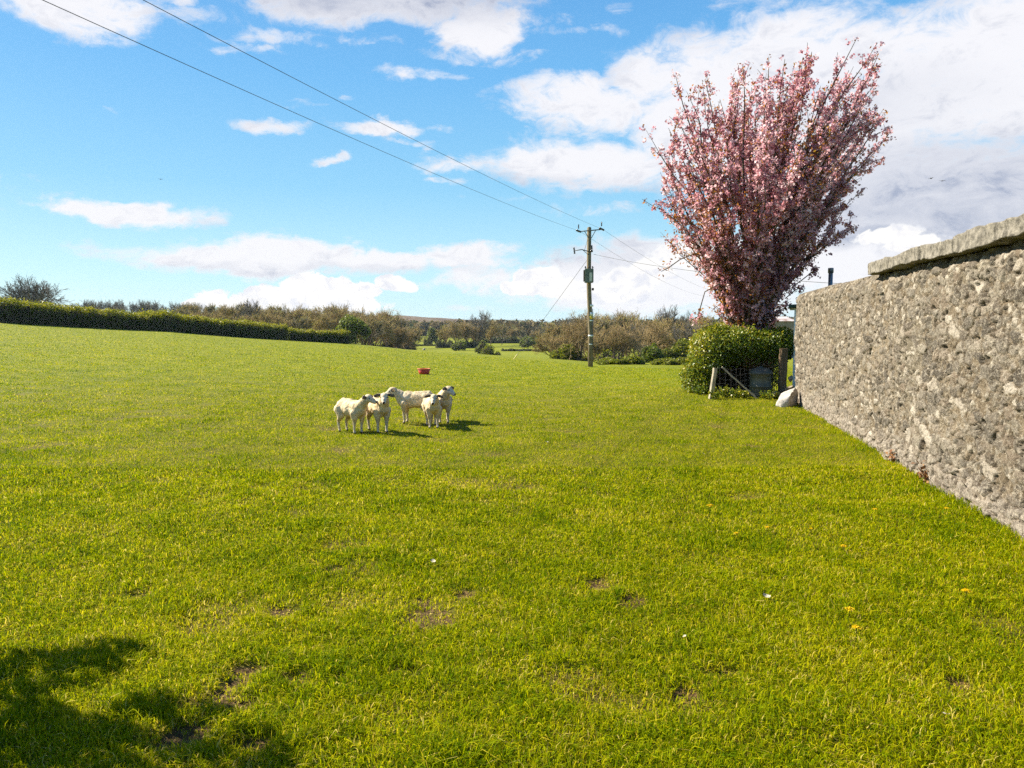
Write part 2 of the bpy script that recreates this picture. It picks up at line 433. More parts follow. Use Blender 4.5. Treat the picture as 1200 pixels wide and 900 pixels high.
# ------------------------------------------------------------------ distant hills
def ridge(name, Y, prof, mat, depth=600):
    us = np.linspace(prof[0][0], prof[-1][0], 260)
    vs = np.interp(us, [p[0] for p in prof], [p[1] for p in prof])
    x = (us - CU) / F * Y; crest = EYE + (381 - vs) * Y / F
    n3 = np.stack([x, np.full_like(x, Y), np.zeros_like(x)], 1)
    crest = crest + (fbm(n3, 40 / Y, 5, 1) - .5) * Y * .0022
    rows = []
    for k, s in enumerate(np.linspace(-1, 1, 17)):
        h = np.cos(s * math.pi / 2) ** 1.2 if abs(s) < 1 else 0
        zz = -14 + (crest + 14) * h + (fbm(np.stack([x, np.full_like(x, Y + s * depth), x * 0], 1), .006, 4, 3) - .5) * 9 * h * (abs(s) > .05)
        rows.append(np.stack([x * (1 + s * depth / Y), np.full_like(x, Y + s * depth), zz], 1))
    V = np.concatenate(rows); n = len(us)
    i = np.arange(16)[:, None] * n; j = np.arange(n - 1)[None]
    q = np.stack([i + j, i + j + 1, i + n + j + 1, i + n + j], -1).reshape(-1, 4)
    tag(link(name, npmesh(name, V, q), mat, smooth=True), kind='structure')


M['moor'] = noisy('moor', (.075, .050, .034), (.15, .105, .06), .012, .95, .6, .05, .05)
M['far_hill'] = noisy('far_hill', (.05, .062, .028), (.12, .12, .05), .006, .95, .6, .02, .05)
ridge('hill', 900, [(380, 384), (430, 371), (470, 369.5), (510, 372), (560, 376), (600, 380), (650, 386)], M['moor'], 260)
ridge('hill', 1900, [(460, 384), (540, 376), (575, 374.5), (610, 375.5), (640, 377.5), (665, 374.5), (700, 374), (760, 377), (830, 375), (900, 374), (960, 376), (1060, 379), (1200, 384)], M['far_hill'], 500)

# ------------------------------------------------------------------ field stone wall
WA = Vector((5.98, 16.2, 0)); WD = Vector((5.98 - 3.85, 16.2 - 5.78, 0)).normalized(); WN = Vector((-WD.y, WD.x, 0))
WLEN = 18.6; W_H = 2.24


def build_wall():
    root = empty('stone_wall', (WA.x, WA.y, 0)); tag(root, 'long rough rubble stone wall along the right edge of the field', 'wall')
    rng = np.random.default_rng(4)
    ns, nh = 1540, 186
    s = np.linspace(0, WLEN, ns); h = np.linspace(-.12, W_H, nh)
    S, H = np.meshgrid(s, h, indexing='ij'); S = S.ravel(); H = H.ravel()
    P = np.stack([S, H, S * 0], 1)
    wx = (fbm(P, 6, 3, 1) - .5) * .17; wy = (fbm(P, 6, 3, 2) - .5) * .10

    def cells(cw, ch, seed):
        gx = np.floor((S + wx) / cw).astype(int); gy = np.floor((H + wy) / ch).astype(int)
        r = np.random.default_rng(seed); tab = r.random((4096, 6))
        f1 = np.full(len(S), 9.); f2 = np.full(len(S), 9.); cid = np.zeros(len(S), int)
        for dx in (-1, 0, 1):
            for dy in (-1, 0, 1):
                k = ((gx + dx) * 131 + (gy + dy) * 17 + 5000) % 4096
                cx = (gx + dx + .5 + (tab[k, 0] - .5) * .85); cy = (gy + dy + .5 + (tab[k, 1] - .5) * .85)
                d = np.hypot((S + wx) / cw - cx, (H + wy) / ch - cy)
                m = d < f1
                f2 = np.where(m, f1, np.minimum(f2, d)); f1 = np.where(m, d, f1); cid = np.where(m, k, cid)
        return f1, f2, tab[cid]
    f1, f2, t = cells(.19, .105, 7)
    g1_, g2_, t2 = cells(.09, .055, 8)
    edge = ss((f2 - f1 - .05 - .16 * (fbm(P, 17, 3, 21) - .35)) / .10)
    low = 1 - ss((H - .06 - .25 * (fbm(np.stack([S, S * 0, S * 0], 1), 1.3, 3, 31) - .3)) / .26)   # barer, paler stones at the foot
    bare = ss((t[:, 2] - .30 + .45 * low + (fbm(P, 1.4, 3, 6) - .5) * 1.0 + (fbm(P, 9, 3, 22) - .5) * .7) / .16)   # stones not smeared over by mortar
    tiltx = (t[:, 0] - .5) * .03; 
    prof = .62 * edge * bare * (.010 + .026 * t[:, 3] + .008 * low + (fbm(P, 8, 2, 23) - .5) * .05)
    small = ss((g2_ - g1_ - .05) / .25) * ss((t2[:, 2] - .50) / .2) * .011 * (1 - bare * edge)
    rough = (fbm(P, 16, 4, 3) - .5) * .022 + (fbm(P, 60, 2, 4) - .5) * .016 + (fbm(P, 1.1, 3, 5) - .5) * .08
    hole = ss((t2[:, 4] - .965) / .02) * ss((.45 - g1_) / .2) * .04
    crack = ss((fbm(P, 12, 4, 11) - .62) / .06) * .028
    off = prof + small + rough - hole - crack - .016 * ss((.09 - (f2 - f1)) / .09) * ss((t[:, 2] - .25) / .2) + low * .025
    topdrop = np.where(H > W_H - .12, -(ss((H - (W_H - .12)) / .12)) * .05, 0)
    off = off + topdrop
    ztop = (fbm(np.stack([S, S * 0, S * 0], 1), 3.0, 5, 8) - .5) * .17 * ss((H - 1.2) / 1.0)
    V = np.stack([WA.x - WD.x * S + WN.x * off, WA.y - WD.y * S + WN.y * off, H + ztop], 1) - np.array([WA.x, WA.y, 0])
    i = np.arange(ns - 1)[:, None] * nh; j = np.arange(nh - 1)[None]
    q = np.stack([i + j, i + nh + j, i + nh + j + 1, i + j + 1], -1).reshape(-1, 4)
    # the back, the top and both ends close the wall
    th = .48; rows = ns
    front_top = np.arange(ns) * nh + nh - 1; front_bot = np.arange(ns) * nh
    n0 = len(V)
    bt = V[front_top] - np.array([WN.x, WN.y, 0]) * th; bb = V[front_bot] - np.array([WN.x, WN.y, 0]) * th
    mid = (V[front_top] + bt) / 2 + np.array([0, 0, 1]) * (.02 + .05 * rng.random((ns, 1)))
    V2 = np.vstack([V, mid, bt, bb]); im, it, ib = n0 + np.arange(ns), n0 + ns + np.arange(ns), n0 + 2 * ns + np.arange(ns)
    def strip(a, b): return np.stack([a[:-1], a[1:], b[1:], b[:-1]], 1)
    q2 = np.vstack([strip(front_top, im), strip(im, it), strip(it, ib)])
    ends = []
    for e, kk in ((0, 0), (ns - 1, 1)):
        col = e * nh + np.arange(nh)
        nb = len(V2); bcol = V2[col] - np.array([WN.x, WN.y, 0]) * th
        V2 = np.vstack([V2, bcol]); bi = nb + np.arange(nh)
        sq = strip(col, bi); ends.append(sq if kk else sq[:, ::-1])
    allq = np.vstack([q, q2] + ends)
    N = len(V2)
    def padv(a, v): return np.concatenate([a, np.full(N - len(a), v)])
    me = npmesh('rubble_face', V2, allq, {'stone': padv(edge * bare, .5), 'tone': padv(t[:, 5], .5), 'tone2': padv(t2[:, 5], .5), 'chip': padv(ss((g2_ - g1_ - .06) / .14) * ss((t2[:, 2] - .36) / .12), 0), 'gap': padv(np.clip(ss((.10 - (f2 - f1)) / .10) * ss((t[:, 2] - .25) / .2) * ss((fbm(P, 5, 3, 41) - .40) / .12) + .8 * ss((.07 - (g2_ - g1_)) / .07) * ss((fbm(P, 6, 3, 42) - .47) / .10), 0, 1), 0), 'pit': padv(np.clip(hole * 14 + crack * 22, 0, 1), 0), 'low': padv(low, 0)})
    m, nt, b, o = material('rubble', .92, .15)
    g = nt.n('ShaderNodeTexCoord').outputs['Object']
    mort = nt.mix(nt.smooth(nt.noise(g, 2.2, 5, .6), .35, .65), (.125, .098, .066, 1), (.190, .153, .107, 1))
    mort = nt.mix(nt.smooth(nt.noise(g, 1.1, 4, .6), .5, .7), mort, (.140, .120, .088, 1))
    stone = nt.ramp(nt.attr('tone'), [(0, (.060, .052, .043)), (.25, (.150, .134, .112)), (.45, (.100, .084, .068)), (.65, (.215, .192, .158)), (.82, (.150, .118, .088)), (1, (.40, .365, .315))])
    stone2 = nt.ramp(nt.attr('tone2'), [(0, (.060, .050, .040)), (.3, (.120, .104, .082)), (.55, (.185, .165, .135)), (.8, (.30, .27, .225)), (1, (.45, .415, .36))])
    c = nt.mix(nt.math('MULTIPLY', nt.attr('chip'), .92), mort, stone2)
    c = nt.mix(nt.math('MULTIPLY', nt.attr('stone'), 1.0), c, stone)
    c = nt.mix(nt.math('MULTIPLY', nt.attr('gap'), .85), c, (.036, .027, .018, 1))  # dark joints between stones, with gap shadow put into the colour
    c = nt.mix(nt.math('MULTIPLY', nt.attr('low'), .55), c, nt.mix(nt.smooth(nt.noise(g, 14, 4, .7), .42, .6), (.13, .105, .085, 1), (.40, .355, .31, 1)))
    gs = nt.vmath('MULTIPLY', g, (1, 1, 1.7))
    chunk = nt.noise(gs, 17, 6, .72, .8)  # pale flecks and dark spots, their contrast standing in for relief shading
    c = nt.mix(nt.math('MULTIPLY', nt.smooth(chunk, .55, .61), .60), c, (.36, .325, .265, 1))
    c = nt.mix(nt.math('MULTIPLY', nt.smooth(chunk, .445, .39), .70), c, (.050, .036, .022, 1))
    speck = nt.noise(g, 55, 5, .8)
    c = nt.mix(nt.smooth(speck, .54, .66), c, (.37, .33, .265, 1))
    c = nt.mix(nt.smooth(speck, .45, .34), c, (.038, .028, .018, 1))
    lich = nt.smooth(nt.noise(g, 9, 5, .7), .60, .70)
    c = nt.mix(nt.math('MULTIPLY', lich, .6), c, (.36, .335, .285, 1))
    c = nt.mix(nt.math('MULTIPLY', nt.attr('pit'), .6), c, (.07, .055, .04, 1))
    c = nt.mix(1.0, c, (1.07, 1.03, .96, 1), 'MULTIPLY')
    nt.l(c, b.inputs['Base Color'])
    bn = nt.n('ShaderNodeBump'); bn.inputs['Strength'].default_value = 1.0; bn.inputs['Distance'].default_value = .022
    nt.l(nt.noise(g, 48, 7, .75), bn.inputs['Height']); nt.l(bn.outputs[0], b.inputs['Normal'])
    link('rubble_face', me, m, root, smooth=True)
    # coping stones along the near part
    cm = noisy('coping', (.085, .076, .060), (.26, .232, .185), 14, .9, 1.0, 30, .15)
    pos = 6.27; k = 0
    while pos < WLEN + .3:
        L = float(rng.uniform(.75, 1.25)); bm = bmesh.new()
        bmesh.ops.create_cube(bm, size=1.0)
        bmesh.ops.subdivide_edges(bm, edges=bm.edges[:], cuts=15, use_grid_fill=True)
        hh = .145 + float(rng.uniform(-.012, .02)); dep = .48 + .13 + .10
        for v in bm.verts:
            lx, ly, lz = v.co.x, v.co.y, v.co.z
            cc = Vector((lx * L, ly * dep, lz * hh))
            if lz > 0: cc.z -= (abs(ly) ** 4) * .9 * hh        # rounded back
            edge_r = max(0, abs(lx) - .44) * .25
            cc.y *= 1 - edge_r; cc.z *= 1 - edge_r
            p = Vector((pos + cc.x, cc.y, cc.z)) * 1.0
            cc += mnoise.noise_vector(p * 2.6) * .026 + mnoise.noise_vector(p * 9) * .013 + mnoise.noise_vector(p * 24) * .007
            v.co = cc
        me = bmesh_to('coping_stone', bm)
        cx = pos + L / 2; tilt = float(rng.uniform(-.012, .012))
        ob = link('coping_stone', me, cm, root, smooth=True)
        off = .105 - dep / 2 + float(rng.uniform(-.012, .012))
        ob.location = (-WD.x * cx + WN.x * off, -WD.y * cx + WN.y * off, W_H + .02 + hh / 2 + float(rng.uniform(-.006, .006)))
        ob.rotation_euler = (0, tilt, math.atan2(-WD.y, -WD.x))
        pos += L + .008; k += 1


build_wall()

# ------------------------------------------------------------------ trees
def branch_system(rng, height, spread, levels, kids, up=.25, trunk_r=.16, clear=.25, multi=1, wig=.16, dome=False):
    thick, thin, tips = [], [], []

    def grow(p, d, L, r, lev):
        n = 5 if lev < 2 else 4
        pts, rad = [p], [r]; dd = d.copy(); seg = L / (n - 1)
        for i in range(1, n):
            dd = dd + rng.normal(size=3) * wig + np.array([0, 0, up * (.5 if lev else .2)]); dd /= np.linalg.norm(dd)
            pts.append(pts[-1] + dd * seg); rad.append(r * (1 - .72 * i / (n - 1)) if lev else r * (1 - .5 * i / (n - 1)))
        (thick if lev <= 1 else thin).append((pts, rad))
        if lev >= levels:
            tips.append(pts[-1]); tips.append(pts[-2]); return
        kn = kids[lev]
        for c in range(kn):
            f = clear + (1 - clear) * (c + rng.uniform(.1, .9)) / kn if lev == 0 else rng.uniform(.25, 1.0)
            q = f * (n - 1); i0 = min(int(q), n - 2); ff = q - i0
            pp = pts[i0] * (1 - ff) + pts[i0 + 1] * ff
            ax = pts[i0 + 1] - pts[i0]; ax /= np.linalg.norm(ax)
            sd = rng.normal(size=3); sd -= sd.dot(ax) * ax; sd /= np.linalg.norm(sd)
            a = rng.uniform(.45, 1.0) * spread
            nd = ax * math.cos(a) + sd * math.sin(a)
            rr = max((rad[i0] * (1 - ff) + rad[i0 + 1] * ff) * rng.uniform(.5, .7), .008)
            if dome and lev == 0:
                a = 1.30 * math.sqrt((c + .5) / kn); ph = c * 2.4; nd = np.array([math.cos(ph) * math.sin(a), math.sin(ph) * math.sin(a), math.cos(a)])
                grow(pts[2] * (1 - f) + pts[4] * f, nd, height * rng.uniform(.30, .36), r * .42, 1); continue
            grow(pp, nd, L * rng.uniform(.5, .75) * (1.0 if lev else (1.15 - .45 * f)), rr, lev + 1)
    for mi in range(multi):
        base = np.array([rng.uniform(-.3, .3) * (multi > 1), rng.uniform(-.3, .3) * (multi > 1), -.1])
        d0 = np.array([rng.normal() * .12 * multi, rng.normal() * .12 * multi, 1.0]); d0 /= np.linalg.norm(d0)
        grow(base, d0, height * (.50 if dome else .62), trunk_r / (multi ** .5), 0)
    return thick, thin, np.array(tips)


def make_bare_tree(seed, height, spread, kids, label, group=None, multi=1, buds=900, twig='twig', trunk_r=.16, bud_size=.10, minr=.016, up=.25, clear=.25, name='bare_tree', budmat='bud', dome=False):
    rng = np.random.default_rng(seed)
    thick, thin, tips = branch_system(rng, height, spread, len(kids), kids, up=up, trunk_r=trunk_r, clear=clear, multi=multi, dome=dome)
    zmax = max(max(p[2] for p in pts) for pts, _ in thin); k = height / zmax
    thick = [([p * k for p in pts], r) for pts, r in thick]; thin = [([p * k for p in pts], [max(q, minr) for q in r]) for pts, r in thin]
    tips = tips * k
    root = empty(name, (0, 0, 0)); tag(root, label, 'tree', group)
    V, f = tubes(thick, 6, False); link('trunk', npmesh('trunk', V, f), M['bark'], root, True)
    V, f = tubes(thin, 3, False); cr = link('crown', npmesh('crown', V, f), M[twig], root)
    if buds:
        c = tips[rng.integers(0, len(tips), buds)] + rng.normal(size=(buds, 3)) * .10
        V, q, li = leaves(rng, c, bud_size, .6)
        tag(link('buds', npmesh('buds', V, q, {'tint': rng.random(buds)[li]}), M[budmat], cr), kind='stuff')
    return root


def put(root, u, Y, rz, s, first=False, label=None, group=None, top=None, H=None, sink=.1):
    """stand a tree at photo column u, Y metres away; top = photo row its highest twig reaches"""
    x = (u - CU) / F * Y; z = g1(x, Y)
    if top is not None: s = (at(u, top, Y).z - z) / H
    z -= sink
    if first:
        root.location = (x, Y, z); root.rotation_euler = (0, 0, rz); root.scale = (s,) * 3
        if label: root['label'] = label
        if group: root['group'] = group
        return root
    return dup(root, (x, Y, z), rz, s, label, group)


rnd = random.Random(11)
H0 = 8.0
woodL = 'leafless brown tree in the wood behind the left hedge'; GL = 'bare trees in the wood behind the hedge'
protos = [make_bare_tree(21 + k, H0, .62, (8, 6, 6, 4), woodL, GL, multi=1 + k % 3, buds=3000, clear=.06, twig='twig' if k != 3 else 'twig_grey', minr=.022, bud_size=.16) for k in range(4)]
used = [False] * 4


def wood(u, Y, top, label, group, k=None):
    k = rnd.randrange(4) if k is None else k
    put(protos[k], u, Y, rnd.uniform(0, 6.28), 1, not used[k], label, group, top, H0); used[k] = True


# wood behind the hedge, left of the green tree
def wood_top(u): return float(np.interp(u, [215, 240, 265, 300, 330, 370, 400, 430, 470, 500], [357, 354, 352, 353, 356, 354, 356, 360, 366, 372]))


for row, (Y, du, dv) in enumerate([(112, 15, 11), (132, 14, 4), (156, 12, 0)]):
    u = 205 + row * 5
    while u < 476:
        if not (row == 0 and (u < 240 or u > 440)):
            wood(u, Y + rnd.uniform(-8, 8), wood_top(u) + dv + rnd.uniform(-3, 5), woodL, GL)
        u += du * rnd.uniform(.75, 1.25)
# trees across the dip
dipL = 'bare brown tree on the far side of the lower field'; GD = 'bare trees across the lower field'
for (u, Y, top) in [(452, 170, 378), (470, 176, 376), (486, 190, 381), (523, 205, 378), (536, 196, 374), (549, 205, 371), (575, 215, 373), (588, 225, 378), (432, 160, 374), (440, 172, 370), (598, 250, 381), (612, 262, 383), (640, 262, 381), (655, 240, 379), (628, 270, 384)]:
    wood(u, Y, top + rnd.uniform(-1, 1), dipL, GD)
big = make_bare_tree(51, 9.0, .72, (7, 6, 5, 4), 'tall bare tree with grey twigs at the left end of the lower wood', multi=1, buds=300, twig='twig_grey', minr=.022, up=.3)
put(big, 560, 205, 1.0, 1, True, 'tall bare tree standing above the brown trees across the lower field', None, 362, 9.0)
put(big, 292, 120, 2.0, 1, False, 'bare grey tree rising above the gap between the left hedges', None, 348, 9.0)
# faint row of far tops over the hedge on the left
farL = 'faint grey treetop showing just above the left hedge'; GF = 'far treetops over the hedge'
u = 84
while u < 232:
    put(big, u, 230 + rnd.uniform(-20, 20), rnd.uniform(0, 6.28), 1, False, farL, GF, float(np.interp(u, [80, 110, 170, 230], [354, 349, 351, 354])) + rnd.uniform(-1.5, 3), 9.0)
    u += rnd.uniform(5, 9)
put(big, 795, 112, 4.0, 1, False, 'pale bare treetop rising above the thicket left of the cherry', None, 355, 9.0)
# thicket to the right of the pole
rightL = 'leafless tawny tree in the thicket beyond the pole and the field edge'; GR = 'bare trees in the thicket beyond the field edge'
def rtop(u): return float(np.interp(u, [650, 690, 720, 760, 790, 830, 880, 930], [376, 366, 364, 366, 368, 368, 372, 376]))
for (Y, du, dv) in [(88, 42, 10), (104, 23, 3), (122, 16, -1)]:
    u = 652
    while u < 935:
        if rnd.random() < .38: put(big, u, Y + rnd.uniform(-6, 6), rnd.uniform(0, 6.28), 1, False, rightL, GR, rtop(u) + dv + rnd.uniform(-7, 5), 9.0)
        else: wood(u, Y + rnd.uniform(-6, 6), rtop(u) + dv + rnd.uniform(-4, 6), rightL, GR)
        u += du * rnd.uniform(.7, 1.3)
dome = make_bare_tree(61, 7.5,   .55, (13, 6, 4, 3), 'bare dark tree, the left one of the pair over the hedge', multi=1, buds=0, twig='twig_grey', minr=.020, trunk_r=.24, up=.05, clear=.10, dome=True)
put(dome, 30, 108, .4, 1, True, 'bare dark tree, the left one of the pair standing over the hedge', None, 319, 7.5)
put(dome, 46, 110, 2.6, 1, False, 'bare dark tree, the right one of the pair standing over the hedge', None, 320, 7.5)
gnarl = make_bare_tree(73, 6.4, .95, (8, 5, 5, 4), 'gnarled bare tree with dark crooked limbs right behind the pole', multi=2, buds=250, twig='twig', trunk_r=.24, minr=.016, up=.12)
put(gnarl, 676, 66, .3, 1, True, None, None, 360, 6.4)
put(gnarl, 722, 62, 2.1, 1, False, 'spreading bare tree with pale branches just right of the pole', None, 371, 6.4)
put(gnarl, 770, 72, 3.6, 1, False, 'bare crooked tree in the middle of the thicket', None, 366, 6.4)


def volume_points(rng, n, ells, zmin=None, shell=.35):
    """points in the outer shell of a union of ellipsoids (cx,cy,cz,rx,ry,rz)"""
    E = np.array(ells, dtype=float); wgt = (E[:, 3] * E[:, 4] + E[:, 4] * E[:, 5] + E[:, 3] * E[:, 5]); wgt /= wgt.sum()
    k = rng.choice(len(E), n, p=wgt); d = rng.normal(size=(n, 3)); d /= np.linalg.norm(d, axis=1)[:, None]
    r = 1 - shell * rng.random(n) ** 1.5 + rng.normal(size=n) * .05
    P = E[k, :3] + d * r[:, None] * E[k, 3:]
    P += (np.stack([vnoise(P, 1.7, s) for s in (1, 2, 3)], 1) - .5) * E[k, 3:].mean(1)[:, None] * .35
    if zmin is not None: P = P[P[:, 2] > zmin]
    return P, d[:len(P)]


def leafy(name, label, loc, ells, n, size, mat, cat='bush', group=None, stems=True, seed=1, core=.72, lo=0.0, tintbias=0.0):
    rng = np.random.default_rng(seed)
    root = empty(name, loc); tag(root, label, cat, group)
    P, _ = volume_points(rng, n, ells, lo)
    V, q, li = leaves(rng, P, size, .62, flat=(-.2, -.1, .5))
    link('foliage', npmesh('foliage', V, q, {'tint': np.clip(rng.random(len(P)) * .8 + .1 + tintbias, 0, 1)[li]}), M[mat], root)
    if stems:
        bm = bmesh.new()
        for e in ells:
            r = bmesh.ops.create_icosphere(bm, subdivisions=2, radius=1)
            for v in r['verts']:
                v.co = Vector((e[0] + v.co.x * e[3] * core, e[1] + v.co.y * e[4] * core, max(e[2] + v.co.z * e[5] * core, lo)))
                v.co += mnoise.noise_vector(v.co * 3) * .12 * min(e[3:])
        link('stems', bmesh_to('stems', bm), M['core'], root)  # solid dark core, added to stop views through the leaves
    return root


def bush(u, Y, base_v, top_v, wpx, label, mat, name='bush', seed=1, n=2600, size=None, group=None, cat='bush'):
    x = (u - CU) / F * Y; z = g1(x, Y); H = max(at(u, top_v, Y).z - z, .4); W = wpx / F * Y
    rng = random.Random(seed)
    ells = [(0, 0, H * .42, W * .30, W * .30, H * .42)] + [(a * W, rng.uniform(-.2, .2) * W, H * rng.uniform(.12, .80 - abs(a)), W * rng.uniform(.10, .20), W * .18, H * rng.uniform(.14, .26)) for a in [rng.uniform(-.40, .40) for _ in range(11)]]
    return leafy(name, label, (x, Y, z - .05), ells, int(n * 1.5), size or max(W * .05, .1), mat, cat, group, True, seed)


bush(411, 100, 402, 361, 38, 'bright green leafy tree at the end of the left hedge', 'green', 'leafy_tree', 3, 4200, cat='tree')
bush(462, 150, 402, 390, 26, 'dark green bush under the brown trees in the dip, the left one', 'dark', seed=4)
bush(477, 150, 402, 391, 22, 'dark green bush in the dip, next to the open lower field', 'dark', seed=5)
bush(506, 230, 396, 380, 20, 'light yellow green tree in the middle of the far wood edge', 'green', 'leafy_tree', 6, 1800, cat='tree')
bush(521, 240, 396, 376, 14, 'slim green tree behind the far wood edge', 'hedge', 'leafy_tree', 7, 1500, cat='tree')
bush(573, 118, 418, 400, 26, 'round olive bush standing by itself on the field edge', 'hedge', seed=8, n=3000)
bush(665, 66, 425, 398, 40, 'olive green bush just left of the pole foot', 'hedge', seed=9, n=4000)
bush(766, 64, 430, 400, 34, 'dark green rounded bush in front of the thicket', 'ivy', seed=10, n=4500)
bush(800, 70, 432, 392, 46, 'tall green shrub in the thicket beside the ivy hedge', 'hedge', seed=12, n=4500)
for i, (u, t, wv) in enumerate([(715, 418, 44), (742, 414, 40), (783, 416, 40), (812, 412, 40)]):
    bush(u, 52 - i, 432, t, wv, 'low green bramble along the field edge, ' + ['right of the pole foot', 'second from the pole', 'below the dark rounded bush', 'nearest to the ivy hedge'][i], 'hedge', 'bramble_bush', 20 + i, 2600)
for i, (u, t) in enumerate([(566, 396), (540, 397), (618, 392), (634, 393)]):
    bush(u, 150 + i * 25, 404, t, 22, ['pale green shrub left of the olive bush', 'mottled shrub at the left side of the lower field', 'pale green shrub before the dark far wood, the left one', 'pale green shrub before the dark far wood, the right one'][i], 'green', 'shrub', 30 + i, 1200)
# scrub under the far trees
for i, (ua, ub, Y, h, lb) in enumerate([(420, 482, 158, 1.7, 'dark scrub under the brown trees left of the lower field'), (512, 562, 196, 1.9, 'scrub under the brown trees left of the tall bare tree'), (556, 665, 246, 2.2, 'scrub along the foot of the far trees right of the tall bare tree'), (645, 700, 86, 1.3, 'scrub at the foot of the thicket left of the pole'), (700, 830, 80, 1.5, 'long scrub at the foot of the thicket right of the pole')]):
    W = (ub - ua) / F * Y; x = ((ua + ub) / 2 - CU) / F * Y; rg = random.Random(60 + i)
    ells = [(-W / 2 + W * (k + .5) / 26, rg.uniform(-.8, .8), h * .35, W / 26 * rg.uniform(.8, 1.5), .9, h * rg.uniform(.35, .95)) for k in range(26)]
    leafy('scrub', lb, (x, Y, g1(x, Y) - .2), ells, 5200, Y * .0016 + .05, 'dark' if i < 3 else 'hedge', 'scrub', None, True, 60 + i)
# low field hedges in the dip
for i, (ua, ub, Y) in enumerate([(588, 668, 172), (480, 548, 215)]):
    W = (ub - ua) / F * Y; x = ((ua + ub) / 2 - CU) / F * Y
    rg = random.Random(40 + i); ells = [(-W / 2 + W * (k + .5) / 30, rg.uniform(-.5, .5), .12 + rg.uniform(0, .15), W / 30 * rg.uniform(.8, 1.6), .5, .25 + rg.uniform(0, .45) ** 2) for k in range(30) if rg.random() > .12]
    leafy('low_hedge', ['thin broken hedge crossing the lower field', 'thin hedge below the light green tree'][i], (x, Y, g1(x, Y)), ells, 2200, .28, 'dark', 'hedge', None, True, 40 + i)

# far wood, one mass of crowns
def far_wood():
    rng = np.random.default_rng(77); C = []
    for _ in range(900):
        u = rng.uniform(380, 1000); Y = rng.uniform(285, 470)
        if u < 545: Y += 60
        x = (u - CU) / F * Y; z = g1(x, Y); h = rng.uniform(6, 9.0) * (1.0 if Y > 330 else .9); r = rng.uniform(2.0, 3.6)
        k = 46; d = rng.normal(size=(k, 3)); d /= np.linalg.norm(d, axis=1)[:, None]
        p = d * np.array([r, r, h * .46]) * rng.uniform(.6, 1.05, (k, 1)) + np.array([x, Y, z + h * .52]); C.append(np.column_stack([p, np.full(k, rng.random())]))
    C = np.concatenate(C)
    V, q, li = leaves(rng, C[:, :3], 1.7, .7)
    o = link('distant_wood', npmesh('distant_wood', V, q, {'tint': np.clip(C[:, 3] * .85 + rng.random(len(C)) * .2, 0, 1)[li]}), M['wood_far'])
    tag(o, 'dark distant wood on the far side of the lower fields', 'wood', kind='stuff')


far_wood()

